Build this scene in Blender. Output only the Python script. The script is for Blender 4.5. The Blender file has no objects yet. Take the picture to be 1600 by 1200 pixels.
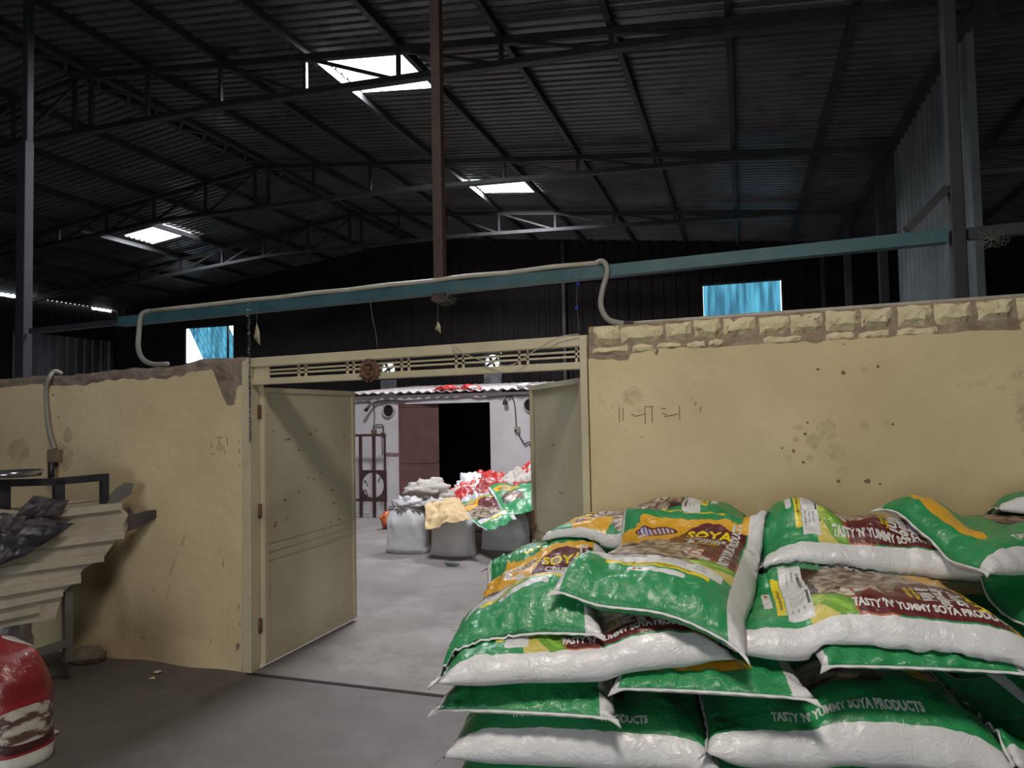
import bpy, bmesh, math, random
import numpy as np
from mathutils import Vector, Matrix, noise
random.seed(7)
sc = bpy.context.scene
PI = math.pi

# ------------------------------------------------------------------ camera
F_PX, CAM_H = 1100.0, 1.75
_Y = np.array([362., -40., -F_PX]); _Y /= np.linalg.norm(_Y)
_X = np.array([3320., 112., F_PX]); _X -= (_X @ _Y) * _Y; _X /= np.linalg.norm(_X)
_Z = np.cross(_X, _Y)
ROT = np.array([_X, _Y, _Z])              # camera axes -> world axes
cam_data = bpy.data.cameras.new('camera')
cam_data.sensor_fit = 'HORIZONTAL'; cam_data.sensor_width = 36.0
cam_data.lens = F_PX / 1600.0 * 36.0
cam_data.clip_start = 0.05; cam_data.clip_end = 200
cam = bpy.data.objects.new('camera', cam_data)
sc.collection.objects.link(cam)
M4 = Matrix([list(r) + [0] for r in ROT] + [[0, 0, 0, 1]])
cam.matrix_world = Matrix.Translation((0, 0, CAM_H)) @ M4
sc.camera = cam

# ------------------------------------------------------------------ world, exposure, daylight
sc.view_settings.view_transform = 'Standard'
sc.view_settings.look = 'None'
sc.view_settings.gamma = 1.0
sc.view_settings.exposure = 1.4
world = bpy.data.worlds.new('overcast_sky'); sc.world = world
world.use_nodes = True
_bg = world.node_tree.nodes['Background']
_bg.inputs[0].default_value = (0.80, 0.92, 1.0, 1); _bg.inputs[1].default_value = 1.6

def area_light(name, loc, sx, sy, power, col, rot=(0, 0, 0), spread=PI):
    d = bpy.data.lights.new(name, 'AREA'); d.shape = 'RECTANGLE'; d.size = sx; d.size_y = sy
    d.energy = power; d.color = col; d.spread = spread
    o = bpy.data.objects.new(name, d); sc.collection.objects.link(o)
    o.location = loc; o.rotation_euler = rot
    return o
# holes in the roof (x0, x1, y0, y1): three in view, three unseen, two of these added for their light
SKY_R = [(-4.20, -3.20, 6.50, 7.32), (-4.18, -3.15, 10.70, 11.45), (-4.20, -3.20, 2.30, 3.12), (-0.80, 0.20, 0.30, 1.12)]  # third unseen, added to light the near side; fourth inferred from the wall light
SKY_L = [(-11.53, -10.53, 10.70, 11.45)]
FILL_B = [(4.6, 5.6, 6.90, 7.70)]  # unseen roof hole added to brighten the side bay
RIDGE_X, RIDGE_Z, SL_R, SL_L = -7.30, 5.95, 0.104, 0.125
EAVE_R, EAVE_L = 1.85, -16.4
def roof_z(x):
    if x > EAVE_R: return RIDGE_Z - SL_R * (EAVE_R - RIDGE_X) - 0.05 * (x - EAVE_R)
    return RIDGE_Z - SL_R * (x - RIDGE_X) if x > RIDGE_X else RIDGE_Z - SL_L * (RIDGE_X - x)
DAY = (0.93, 0.95, 1.0)
for (x0, x1, y0, y1), p, lc in zip(SKY_R + SKY_L + FILL_B, (190, 180, 8, 105, 70, 120), (DAY, DAY, DAY, (1.0, .91, .78), DAY, DAY)):
    xm, ym = (x0 + x1) / 2, (y0 + y1) / 2
    area_light('roof_hole_and_fill_light', (xm, ym, roof_z(xm) + 0.09), x1 - x0 + .3, y1 - y0 + .3, p, lc)
# added warm fill light behind the camera, no door known there
area_light('added_fill_behind_camera', (-1.2, -5.7, 1.6), 3.6, 2.8, 20, (1.0, 0.90, 0.76), (PI / 2, 0, 0))

# ------------------------------------------------------------------ helpers
C = sc.collection
def tag(o, label=None, cat=None, group=None, kind=None):
    if label: o['label'] = label
    if cat: o['category'] = cat
    if group: o['group'] = group
    if kind: o['kind'] = kind
    return o
def empty(name, loc=(0, 0, 0), label=None, cat=None, group=None, rz=0):
    o = bpy.data.objects.new(name, None); C.objects.link(o); o.location = loc; o.rotation_euler = (0, 0, rz)
    o.empty_display_size = .1
    return tag(o, label, cat, group)
def ray(u, v): return ROT @ np.array([u - 800., -(v - 600.), -F_PX])
def at(u, v, y):                      # the point of the plane Y = y seen at pixel (u, v)
    r = ray(u, v); t = y / r[1]; return Vector((r[0] * t, y, CAM_H + r[2] * t))

class MB:
    def __init__(s): s.v = []; s.f = []; s.m = []; s.uv = []
    def add(s, vs, fs, mi=0, uvs=None):
        b = len(s.v); s.v += [tuple(p) for p in vs]
        for k, f in enumerate(fs):
            s.f.append([b + i for i in f]); s.m.append(mi)
            s.uv.append(uvs[k] if uvs else None)
    def box(s, c, d, mi=0, rot=None):
        hx, hy, hz = d[0] / 2, d[1] / 2, d[2] / 2
        P = [Vector((x, y, z)) for x in (-hx, hx) for y in (-hy, hy) for z in (-hz, hz)]
        if rot is not None: P = [rot @ p for p in P]
        c = Vector(c)
        s.add([c + p for p in P], [(0, 1, 3, 2), (4, 6, 7, 5), (0, 4, 5, 1), (2, 3, 7, 6), (0, 2, 6, 4), (1, 5, 7, 3)], mi)
    def bar(s, a, b, w, h=None, mi=0, up=(0, 0, 1)):       # rectangular bar from a to b
        a, b = Vector(a), Vector(b); h = h or w; d = (b - a); L = d.length; d.normalize()
        upv = Vector(up)
        if abs(d.dot(upv)) > .97: upv = Vector((0, 1, 0)) if abs(d.y) < .9 else Vector((1, 0, 0))
        r = d.cross(upv).normalized(); u = r.cross(d).normalized()
        R = Matrix((d, r, u)).transposed()
        s.box((a + b) / 2, (L, w, h), mi, R)
    def tube(s, pts, r, n=10, mi=0, caps=True, smooth=True):
        pts = [Vector(p) for p in pts]; rings = []
        rr = r if isinstance(r, (list, tuple)) else [r] * len(pts)
        prev = None
        for i, p in enumerate(pts):
            d = (pts[min(i + 1, len(pts) - 1)] - pts[max(i - 1, 0)]).normalized()
            if prev is None:
                a = Vector((0, 0, 1)) if abs(d.z) < .9 else Vector((1, 0, 0))
                x = d.cross(a).normalized()
            else:
                x = (prev - d * prev.dot(d)).normalized()
            prev = x; y = d.cross(x)
            rings.append([p + (x * math.cos(2 * PI * k / n) + y * math.sin(2 * PI * k / n)) * rr[i] for k in range(n)])
        vs = [q for R in rings for q in R]; fs = []
        for i in range(len(pts) - 1):
            for k in range(n):
                a = i * n + k; b = i * n + (k + 1) % n
                fs.append((a, b, b + n, a + n))
        if caps: fs += [tuple(range(n))[::-1], tuple((len(pts) - 1) * n + k for k in range(n))]
        s.add(vs, fs, mi)
    def lathe(s, prof, c=(0, 0, 0), n=24, mi=0, axis='z'):
        vs = []; fs = []
        for r, z in prof:
            for k in range(n):
                a = 2 * PI * k / n; p = (r * math.cos(a), r * math.sin(a), z)
                if axis == 'y': p = (p[0], p[2], p[1])
                vs.append(Vector(c) + Vector(p))
        for i in range(len(prof) - 1):
            for k in range(n):
                a = i * n + k; b = i * n + (k + 1) % n; fs.append((a, b, b + n, a + n))
        s.add(vs, fs, mi)
    def build(s, name, mats, parent=None, smooth=False, bevel=0, kind=None, loc=None, auto=None):
        me = bpy.data.meshes.new(name); me.from_pydata(s.v, [], s.f)
        for m in (mats if isinstance(mats, (list, tuple)) else [mats]): me.materials.append(m)
        me.polygons.foreach_set('material_index', s.m)
        if any(u is not None for u in s.uv):
            L = me.uv_layers.new(name='UVMap'); k = 0
            for f, u in zip(s.f, s.uv):
                for j in range(len(f)):
                    L.data[k].uv = u[j] if u is not None else (0, 0); k += 1
        if smooth: me.polygons.foreach_set('use_smooth', [True] * len(me.polygons))
        me.update()
        o = bpy.data.objects.new(name, me); C.objects.link(o)
        if loc is not None:
            me.transform(Matrix.Translation(-Vector(loc))); o.location = loc
        if parent is not None:
            o.parent = parent
            o.matrix_parent_inverse = Matrix.Translation(-Vector(parent.location)) if parent.rotation_euler.z == 0 else Matrix()
        if bevel:
            b = o.modifiers.new('bevel', 'BEVEL'); b.width = bevel; b.segments = 2; b.limit_method = 'ANGLE'
        if auto:
            for p in me.polygons: p.use_smooth = True
            me.set_sharp_from_angle(angle=auto)
        if kind: o['kind'] = kind
        return o
def fix_normals(o):
    bm = bmesh.new(); bm.from_mesh(o.data); bmesh.ops.recalc_face_normals(bm, faces=bm.faces); bm.to_mesh(o.data); bm.free()
def spline(pts, n=8):
    P = [Vector(p) for p in pts]; P = [P[0]] + P + [P[-1]]; out = []
    for i in range(1, len(P) - 2):
        for k in range(n):
            t = k / n; a, b, c, d = P[i - 1:i + 3]
            out.append(.5 * ((2 * b) + (c - a) * t + (2 * a - 5 * b + 4 * c - d) * t * t + (3 * b - a - 3 * c + d) * t ** 3))
    return out + [P[-2]]
def corr_profile(L, pitch, amp, holes_u):
    us = []
    k = 0
    while k * pitch < L:
        b = k * pitch
        for fr, h in ((0, 0), (.55, 0), (.66, 1), (.89, 1)):
            us.append((b + fr * pitch, h * amp))
        k += 1
    us = [u for u in us if u[0] < L] + [(L, 0)]
    def hgt(x):
        for i in range(len(us) - 1):
            if us[i][0] <= x <= us[i + 1][0]:
                t = (x - us[i][0]) / max(1e-9, us[i + 1][0] - us[i][0]); return us[i][1] * (1 - t) + us[i + 1][1] * t
        return 0
    for h in holes_u: us.append((h, hgt(h)))
    return sorted(set(us))
def sheet(mb, O, U, V, N, ul, vl, pitch, amp, holes=(), vtop=None, mi=0, vcuts=()):
    """trapezoid-profile metal sheet; ribs run along V; holes = (u0,u1,v0,v1)"""
    O, U, V, N = map(Vector, (O, U, V, N))
    us = corr_profile(ul, pitch, amp, [h[0] for h in holes] + [h[1] for h in holes])
    vs = sorted(set([0, vl] + [h[2] for h in holes] + [h[3] for h in holes] + list(vcuts)))
    idx = {}; P = []; F = []
    for i, (u, h) in enumerate(us):
        for j, v in enumerate(vs):
            vv = vtop(u) if (vtop and j == len(vs) - 1) else v
            idx[i, j] = len(P); P.append(O + U * u + V * vv + N * h)
    for i in range(len(us) - 1):
        um = (us[i][0] + us[i + 1][0]) / 2
        for j in range(len(vs) - 1):
            vm = (vs[j] + vs[j + 1]) / 2
            if any(h[0] < um < h[1] and h[2] < vm < h[3] for h in holes): continue
            F.append((idx[i, j], idx[i + 1, j], idx[i + 1, j + 1], idx[i, j + 1]))
    mb.add(P, F, mi)

# ------------------------------------------------------------------ materials
def lin(r, g, b): return tuple(((c / 255) / 12.92 if c / 255 <= .04045 else ((c / 255 + .055) / 1.055) ** 2.4) for c in (r, g, b)) + (1,)
def base_mat(name):
    m = bpy.data.materials.new(name); m.use_nodes = True
    return m, m.node_tree, m.node_tree.nodes['Principled BSDF']
def noise_mat(name, c1, c2, rough=.8, scale=4, detail=6, metal=0, bump=0, bscale=40, c3=None, s3=2.0, t3=(.6, .7), stretch=(1, 1, 1), spec=.5, coat=0):
    m, nt, p = base_mat(name); N = nt.nodes; L = nt.links
    tc = N.new('ShaderNodeTexCoord'); mp = N.new('ShaderNodeMapping'); mp.inputs['Scale'].default_value = stretch
    L.new(tc.outputs['Object'], mp.inputs[0])
    n = N.new('ShaderNodeTexNoise'); n.inputs['Scale'].default_value = scale; n.inputs['Detail'].default_value = detail; n.inputs['Roughness'].default_value = .62
    L.new(mp.outputs[0], n.inputs['Vector'])
    r = N.new('ShaderNodeValToRGB'); r.color_ramp.elements[0].position = .35; r.color_ramp.elements[1].position = .68
    r.color_ramp.elements[0].color = c1; r.color_ramp.elements[1].color = c2
    L.new(n.outputs[0], r.inputs[0]); out = r.outputs[0]
    if c3:
        n3 = N.new('ShaderNodeTexNoise'); n3.inputs['Scale'].default_value = s3; n3.inputs['Detail'].default_value = 10; n3.inputs['Roughness'].default_value = .7
        L.new(mp.outputs[0], n3.inputs['Vector'])
        mr = N.new('ShaderNodeMapRange'); mr.inputs[1].default_value = t3[0]; mr.inputs[2].default_value = t3[1]
        L.new(n3.outputs[0], mr.inputs[0])
        mx = N.new('ShaderNodeMix'); mx.data_type = 'RGBA'; mx.inputs[7].default_value = c3
        L.new(mr.outputs[0], mx.inputs[0]); L.new(out, mx.inputs[6]); out = mx.outputs[2]
    L.new(out, p.inputs['Base Color'])
    p.inputs['Roughness'].default_value = rough; p.inputs['Metallic'].default_value = metal
    p.inputs['Specular IOR Level'].default_value = spec; p.inputs['Coat Weight'].default_value = coat
    if bump:
        b = N.new('ShaderNodeBump'); b.inputs['Strength'].default_value = bump; b.inputs['Distance'].default_value = .02
        n2 = N.new('ShaderNodeTexNoise'); n2.inputs['Scale'].default_value = bscale; n2.inputs['Detail'].default_value = 5
        L.new(mp.outputs[0], n2.inputs['Vector']); L.new(n2.outputs[0], b.inputs['Height']); L.new(b.outputs[0], p.inputs['Normal'])
    return m
MT = {}
MT['roof'] = noise_mat('grimy_roof_sheet', (.044, .040, .042, 1), (.098, .090, .091, 1), .40, 1.2, 8, .15, .1, 30, (.026, .022, .021, 1), 3.0, (.52, .66), (1, 1, 1))
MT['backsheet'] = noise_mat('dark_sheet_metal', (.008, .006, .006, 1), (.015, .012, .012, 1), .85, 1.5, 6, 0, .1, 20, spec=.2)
MT['greysheet'] = noise_mat('pale_grey_sheet_metal', (.10, .118, .125, 1), (.17, .20, .21, 1), .5, 1.5, 6, .2)
MT['steel'] = noise_mat('dark_grimy_steel', (.015, .015, .017, 1), (.034, .034, .037, 1), .6, 6, 6, .2)
MT['blacksteel'] = noise_mat('near_black_painted_steel', (.006, .007, .008, 1), (.013, .016, .018, 1), .6)
MT['bluesteel'] = noise_mat('blue_grey_painted_steel', (.014, .017, .023, 1), (.025, .029, .037, 1), .55, 6, 6, .0)
MT['bluebeam'] = noise_mat('blue_green_painted_steel', (.022, .070, .088, 1), (.042, .105, .122, 1), .5, 5, 8, 0, 0, 40, (.10, .08, .06, 1), 9, (.6, .75))
MT['rustpost'] = noise_mat('brown_red_painted_steel', (.042, .021, .015, 1), (.072, .037, .027, 1), .65, 5, 8)
MT['plaster'] = noise_mat('yellow_lime_plaster', (.54, .425, .255, 1), (.68, .55, .34, 1), .85, 1.3, 8, 0, .25, 14, (.36, .29, .19, 1), 2.6, (.63, .74))
MT['brick'] = noise_mat('yellow_washed_brick', (.58, .50, .32, 1), (.70, .61, .41, 1), .9, 14, 8, 0, .7, 30, (.2, .13, .085, 1), 22, (.58, .64))
MT['mortar'] = noise_mat('rough_brown_mortar', (.22, .16, .115, 1), (.38, .295, .21, 1), .95, 12, 10, 0, 1, 30)
MT['mortar2'] = noise_mat('grey_brown_cement_render', (.16, .12, .095, 1), (.30, .235, .19, 1), .95, 8, 10, 0, 1, 20)
MT['strokes'] = noise_mat('charcoal_scratches', (.16, .11, .07, 1), (.24, .17, .11, 1), .95, 30, 4)
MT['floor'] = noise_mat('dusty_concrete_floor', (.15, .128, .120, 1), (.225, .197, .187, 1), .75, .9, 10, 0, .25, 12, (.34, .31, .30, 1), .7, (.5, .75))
MT['floor2'] = noise_mat('darker_near_concrete', (.075, .062, .056, 1), (.125, .106, .098, 1), .6, 1.1, 10, 0, .25, 9, (.17, .15, .145, 1), .8, (.52, .72))  # near floor, darker than the yard floor
MT['cream'] = noise_mat('cream_painted_steel', (.46, .40, .265, 1), (.56, .49, .34, 1), .5, 3, 8, 0, .06, 10, (.22, .15, .09, 1), 7, (.66, .72))
MT['doorleaf'] = noise_mat('olive_cream_painted_sheet', (.42, .37, .25, 1), (.51, .455, .32, 1), .45, 1.6, 8, 0, .12, 6, (.16, .11, .075, 1), 8, (.67, .72))
MT['white_wall'] = noise_mat('whitewashed_plaster', (.68, .63, .65, 1), (.80, .76, .77, 1), .9, 2, 8, 0, .3, 16, (.42, .37, .37, 1), 3, (.62, .72))
MT['black'] = noise_mat('shade_and_joint_black', (.012, .008, .009, 1), (.02, .015, .016, 1), .95)  # black painted in for shade in room and vents, also the floor joint
MT['maroon'] = noise_mat('maroon_painted_door', (.13, .06, .052, 1), (.18, .085, .075, 1), .6, 4, 6)
MT['gate'] = noise_mat('brown_red_iron', (.05, .022, .024, 1), (.09, .045, .045, 1), .6, 8, 6)
MT['rust'] = noise_mat('rusty_iron', (.10, .045, .028, 1), (.19, .09, .055, 1), .9, 20, 8, 0, .8, 60)
MT['cable'] = noise_mat('grey_cable', (.05, .045, .045, 1), (.10, .09, .09, 1), .6)
MT['conduit'] = noise_mat('cream_plastic_pipe', (.32, .295, .24, 1), (.43, .40, .34, 1), .5, 8, 4, 0, 0, 40, (.30, .26, .2, 1), 12, (.6, .75))
MT['hose'] = noise_mat('grey_flexible_hose', (.22, .21, .185, 1), (.30, .285, .255, 1), .5, 8)
MT['asb'] = noise_mat('cement_roofing_sheet', (.38, .33, .32, 1), (.58, .52, .51, 1), .9, 10, 8, 0, .5, 30)
MT['poly'] = noise_mat('white_woven_polypropylene', (.56, .55, .56, 1), (.70, .69, .70, 1), .55, 3, 5, 0, .35, 9)
MT['jute'] = noise_mat('grey_beige_sacking', (.38, .34, .30, 1), (.52, .475, .43, 1), .85, 5, 6, 0, .5, 12)
MT['tan'] = noise_mat('tan_cotton_cloth', (.52, .37, .19, 1), (.66, .49, .27, 1), .85, 4, 6, 0, .3, 14)
MT['redp'] = noise_mat('red_printed_plastic', (.42, .018, .022, 1), (.55, .05, .04, 1), .35, 2.5, 4, 0, .3, 12, (.68, .62, .58, 1), 1.4, (.57, .59))
MT['redw'] = noise_mat('maroon_and_white_printed_plastic', (.30, .03, .03, 1), (.36, .07, .05, 1), .4, 3, 4, 0, .3, 12, (.62, .58, .55, 1), 1.4, (.52, .54))
MT['orange'] = noise_mat('red_orange_plastic', (.5, .03, .03, 1), (.6, .25, .06, 1), .4, 9, 3)
MT['film'] = noise_mat('pale_plastic_film', (.40, .38, .40, 1), (.52, .50, .52, 1), .35, 5, 5, 0, .5, 14)
MT['wetgreen'] = noise_mat('dark_green_plastic', (.02, .05, .04, 1), (.05, .09, .07, 1), .3)
MT['darkcloth'] = noise_mat('dark_purple_grey_tarpaulin', (.035, .026, .034, 1), (.085, .066, .07, 1), .6, 5, 6, 0, .5, 14)
MT['blackpaint'] = noise_mat('black_blue_painted_steel', (.015, .013, .022, 1), (.03, .028, .04, 1), .35)
MT['hopper'] = noise_mat('dusty_cream_sheet_metal', (.36, .315, .25, 1), (.47, .42, .335, 1), .7, 5, 6, 0, .1, 14)
MT['greyleg'] = noise_mat('grey_painted_steel', (.10, .097, .085, 1), (.15, .145, .13, 1), .6)
MT['brownbox'] = noise_mat('brown_switch_box', (.12, .085, .05, 1), (.20, .15, .10, 1), .7)
MT['stone'] = noise_mat('brown_rubble', (.13, .105, .08, 1), (.2, .165, .13, 1), .95, 9, 8, 0, .8, 20)
MT['paper'] = noise_mat('pinkish_paper_scrap', (.5, .36, .28, 1), (.62, .48, .4, 1), .8)
MT['leaf'] = noise_mat('dried_leaf', (.34, .28, .18, 1), (.48, .41, .29, 1), .8)
MT['tinsel'] = noise_mat('blue_purple_tinsel', (.05, .04, .30, 1), (.16, .14, .55, 1), .25, 60, 2, .6)
MT['tinselg'] = noise_mat('green_grey_tinsel', (.04, .06, .045, 1), (.15, .2, .16, 1), .3, 60, 2, .4)
MT['web'] = noise_mat('dusty_cobweb', (.07, .064, .058, 1), (.13, .12, .11, 1), .95)
def bluepane():
    m, nt, p = base_mat('blue_translucent_sheet'); N, L = nt.nodes, nt.links
    tc = N.new('ShaderNodeTexCoord'); n = N.new('ShaderNodeTexNoise'); n.inputs['Scale'].default_value = 3; n.inputs['Detail'].default_value = 8
    mp = N.new('ShaderNodeMapping'); mp.inputs['Scale'].default_value = (4.5, 1, .35)
    L.new(tc.outputs['Object'], mp.inputs[0]); L.new(mp.outputs[0], n.inputs['Vector'])
    r = N.new('ShaderNodeValToRGB'); r.color_ramp.elements[0].position = .38; r.color_ramp.elements[1].position = .66
    r.color_ramp.elements[0].color = (.016, .050, .072, 1); r.color_ramp.elements[1].color = (.045, .155, .205, 1)
    L.new(n.outputs[0], r.inputs[0])
    t = N.new('ShaderNodeBsdfTransparent'); L.new(r.outputs[0], t.inputs[0])
    d = N.new('ShaderNodeBsdfDiffuse'); d.inputs[0].default_value = (.1, .25, .3, 1)
    mx = N.new('ShaderNodeMixShader'); mx.inputs[0].default_value = .15
    L.new(t.outputs[0], mx.inputs[1]); L.new(d.outputs[0], mx.inputs[2]); L.new(mx.outputs[0], N['Material Output'].inputs[0])
    return m
MT['bluepane'] = bluepane()

# ---- printed sack material: the print is laid out in the sack's own UVs
GREEN = (.022, .26, .085, 1); WHITE = (.66, .65, .67, 1); YEL = (.78, .62, .02, 1); OCH = (.72, .38, .02, 1); MAR = (.11, .014, .016, 1)
BRN = (.045, .018, .012, 1)
def print_mat(name, kind):
    m, nt, p = base_mat(name); N, L = nt.nodes, nt.links
    tc = N.new('ShaderNodeTexCoord'); sp = N.new('ShaderNodeSeparateXYZ'); L.new(tc.outputs['UV'], sp.inputs[0])
    u, v = sp.outputs[0], sp.outputs[1]
    def ma(op, a, b=None):
        n = N.new('ShaderNodeMath'); n.operation = op
        for i, x in enumerate((a, b)):
            if x is None: continue
            if isinstance(x, (int, float)): n.inputs[i].default_value = x
            else: L.new(x, n.inputs[i])
        return n.outputs[0]
    wob = N.new('ShaderNodeTexNoise'); wob.inputs['Scale'].default_value = 7; L.new(tc.outputs['UV'], wob.inputs['Vector'])
    def rect(a, b, c, d):
        return ma('MULTIPLY', ma('MULTIPLY', ma('GREATER_THAN', u, a), ma('LESS_THAN', u, b)), ma('MULTIPLY', ma('GREATER_THAN', v, c), ma('LESS_THAN', v, d)))
    def ell(cx, cy, rx, ry, rot=0, w=0):
        du, dv = ma('SUBTRACT', u, cx), ma('SUBTRACT', v, cy)
        if rot:
            c, s = math.cos(rot), math.sin(rot)
            du, dv = ma('ADD', ma('MULTIPLY', du, c), ma('MULTIPLY', dv, s * 1.5)), ma('SUBTRACT', ma('MULTIPLY', dv, c), ma('MULTIPLY', du, s / 1.5))
        e = ma('ADD', ma('POWER', ma('ABSOLUTE', ma('DIVIDE', du, rx)), 2), ma('POWER', ma('ABSOLUTE', ma('DIVIDE', dv, ry)), 2))
        if w: e = ma('ADD', e, ma('MULTIPLY', ma('SUBTRACT', wob.outputs[0], .5), w))
        return ma('LESS_THAN', e, 1)
    cur = [None]
    def lay(col, mask=None):
        if mask is None:
            n = N.new('ShaderNodeRGB'); n.outputs[0].default_value = col; cur[0] = n.outputs[0]; return
        x = N.new('ShaderNodeMix'); x.data_type = 'RGBA'
        L.new(mask, x.inputs[0]); L.new(cur[0], x.inputs[6])
        if isinstance(col, tuple): x.inputs[7].default_value = col
        else: L.new(col, x.inputs[7])
        cur[0] = x.outputs[2]
    def vor(scale, cols, pos, sy=1.5, rnd=1.0):
        mp = N.new('ShaderNodeMapping'); mp.inputs['Scale'].default_value = (1, sy, 1); L.new(tc.outputs['UV'], mp.inputs[0])
        ad = N.new('ShaderNodeVectorMath'); ad.operation = 'ADD'
        nz = N.new('ShaderNodeTexNoise'); nz.inputs['Scale'].default_value = 14; nz.inputs['Detail'].default_value = 3
        L.new(mp.outputs[0], nz.inputs['Vector'])
        scl = N.new('ShaderNodeVectorMath'); scl.operation = 'SCALE'; scl.inputs[3].default_value = .12; L.new(nz.outputs[1], scl.inputs[0])
        L.new(mp.outputs[0], ad.inputs[0]); L.new(scl.outputs[0], ad.inputs[1])
        vo = N.new('ShaderNodeTexVoronoi'); vo.inputs['Scale'].default_value = scale; L.new(ad.outputs[0], vo.inputs['Vector'])
        r = N.new('ShaderNodeValToRGB'); L.new(vo.outputs['Distance'], r.inputs[0])
        el = r.color_ramp.elements; el[0].color = cols[0]; el[0].position = pos[0]; el[1].color = cols[1]; el[1].position = pos[1]
        if len(cols) > 2: e = el.new(pos[2]); e.color = cols[2]
        return r.outputs[0]
    if kind == 'red':
        lay((.26, .010, .014, 1))
        lay((.19, .006, .009, 1), ell(.5, .75, .35, .2))
        lay((.05, .008, .01, 1), ell(.62, .30, .34, .16))
        lay(vor(9, ((.60, .56, .50, 1), (.44, .40, .35, 1), (.10, .05, .04, 1)), (.0, .45, .62)), ell(.64, .36, .27, .15))
        lay((.55, .54, .52, 1), rect(-1, .04, -1, 2)); lay((.55, .54, .52, 1), rect(.95, 1.2, -1, 2)); lay((.55, .54, .5, 1), rect(-1, 2, -1, .12))
    else:
        lay(GREEN)
        if kind == 'main':
            lay(BRN, rect(.14, .895, .30, .93))
            lay(vor(15, ((.60, .53, .43, 1), (.34, .25, .18, 1), (.07, .035, .022, 1)), (.0, .42, .75)), ell(.42, .52, .40, .205, 0, .8))
            lay((.42, .10, .035, 1), ell(.80, .50, .13, .11, .3, .3))
            lay(vor(26, ((.62, .6, .55, 1), (.56, .54, .48, 1), (.32, .04, .02, 1)), (.0, .5, .66)), ell(.72, .46, .13, .075, .4, .5))
            lay((.60, .50, .12, 1), ell(.86, .335, .10, .05, 0, .2))
            for cx, cy, rx, ry, ro, c in ((.74, .35, .055, .11, -.75, (.10, .24, .03, 1)), (.82, .375, .045, .10, -.9, (.16, .34, .04, 1)), (.70, .315, .08, .03, .2, (.30, .42, .06, 1))):
                lay(c, ell(cx, cy, rx, ry, ro)); lay(tuple(min(1, q * 1.5) for q in c[:3]) + (1,), ell(cx - .008, cy + .006, rx * .35, ry * .7, ro))
            lay(BRN, rect(.14, .30, .30, .335))
            lay(OCH, rect(.14, .70, .745, .93)); lay(OCH, ell(.17, .76, .25, .10)); lay(OCH, rect(.70, .88, .86, .93))
            lay(GREEN, rect(0, .2, .88, 1.0)); lay(OCH, ell(.27, .895, .11, .055))
            lay(MAR, ell(.655, .745, .235, .165)); lay(MAR, rect(.70, .895, .44, .88)); lay(OCH, ell(.86, .93, .10, .05))
            lay((.62, .57, .55, 1), ell(.22, .765, .045, .018)); lay((.62, .57, .55, 1), ell(.32, .755, .04, .016))
            # emblem: slanted white and blue strokes on a maroon swoosh
            lay(MAR, ell(.29, .845, .15, .03, .18))
            stripe = ma('GREATER_THAN', ma('FRACT', ma('ADD', ma('MULTIPLY', u, 30), ma('MULTIPLY', v, 24))), .42)
            lay((.52, .47, .56, 1), ma('MULTIPLY', ell(.29, .846, .135, .020, .18), stripe))
            lay((.04, .06, .35, 1), ma('MULTIPLY', ell(.21, .836, .05, .016, .2), ma('SUBTRACT', 1, stripe)))
        else:
            lay(OCH, ell(.33, .135, .42, .055)) if kind == 'reverse' else None
            lay(OCH, ell(.3, .84, .24, .09)); lay(MAR, ell(.3, .845, .15, .03, .18)); lay((.5, .45, .55, 1), ma('MULTIPLY', ell(.3, .845, .12, .018, .18), ma('GREATER_THAN', ma('FRACT', ma('ADD', ma('MULTIPLY', u, 30), ma('MULTIPLY', v, 24))), .42)))
            lay(BRN, rect(.12, .6, .36, .68))
            lay(vor(11, ((.46, .36, .26, 1), (.25, .16, .11, 1), (.05, .025, .018, 1)), (.0, .45, .72)), ell(.36, .52, .24, .15))
        if kind in ('main', 'info'):
            lay(WHITE, rect(.09, .86, .215, .302)); lay(YEL, rect(.20, .80, .180, .212)); lay(WHITE, rect(.36, .66, .135, .166)); lay(WHITE, ell(.36, .1505, .016, .0155)); lay(WHITE, ell(.66, .1505, .016, .0155))
            lay((.5, .05, .05, 1), ell(.385, .1505, .012, .008)); lay((.2, .4, .1, 1), ell(.415, .1505, .012, .008))
            lay((.03, .03, .03, 1), rect(.49, .70, .288, .297))
            lay((.38, .38, .39, 1), ma('MULTIPLY', rect(.50, .66, .232, .283), ma('GREATER_THAN', ma('FRACT', ma('MULTIPLY', v, 130)), .5)))
            lay(GREEN, rect(.14, .86, .93, 1.1)); lay(YEL, rect(.30, .80, .965, .982))
        # underside, uv shifted by 2 in u
        lay(GREEN, rect(1.8, 4, -1, 2)); lay(WHITE, rect(2.40, 2.68, .14, .165)); lay(MAR, rect(2.2, 2.85, .4, .9)); lay(OCH, ell(2.35, .75, .15, .12))
        lay(WHITE, rect(-1, .035, -1, 2)); lay(WHITE, rect(.905, 1.5, -1, 2)); lay(WHITE, rect(1.9, 2.012, -1, 2)); lay(WHITE, rect(2.9, 4, -1, 2))
        if kind in ('plain', 'reverse'): lay(WHITE, rect(1.9, 3.1, -1, .07))
    # woven plastic shows as a faint lightness grid
    L.new(cur[0], p.inputs['Base Color'])
    p.inputs['Roughness'].default_value = .42; p.inputs['Specular IOR Level'].default_value = .5
    p.inputs['Coat Weight'].default_value = .55; p.inputs['Coat Roughness'].default_value = .10
    b = N.new('ShaderNodeBump'); b.inputs['Strength'].default_value = .85; b.inputs['Distance'].default_value = .008
    nb = N.new('ShaderNodeTexNoise'); nb.inputs['Scale'].default_value = 21; nb.inputs['Detail'].default_value = 5; nb.inputs['Roughness'].default_value = .6; nb.inputs['Distortion'].default_value = 1.2
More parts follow.
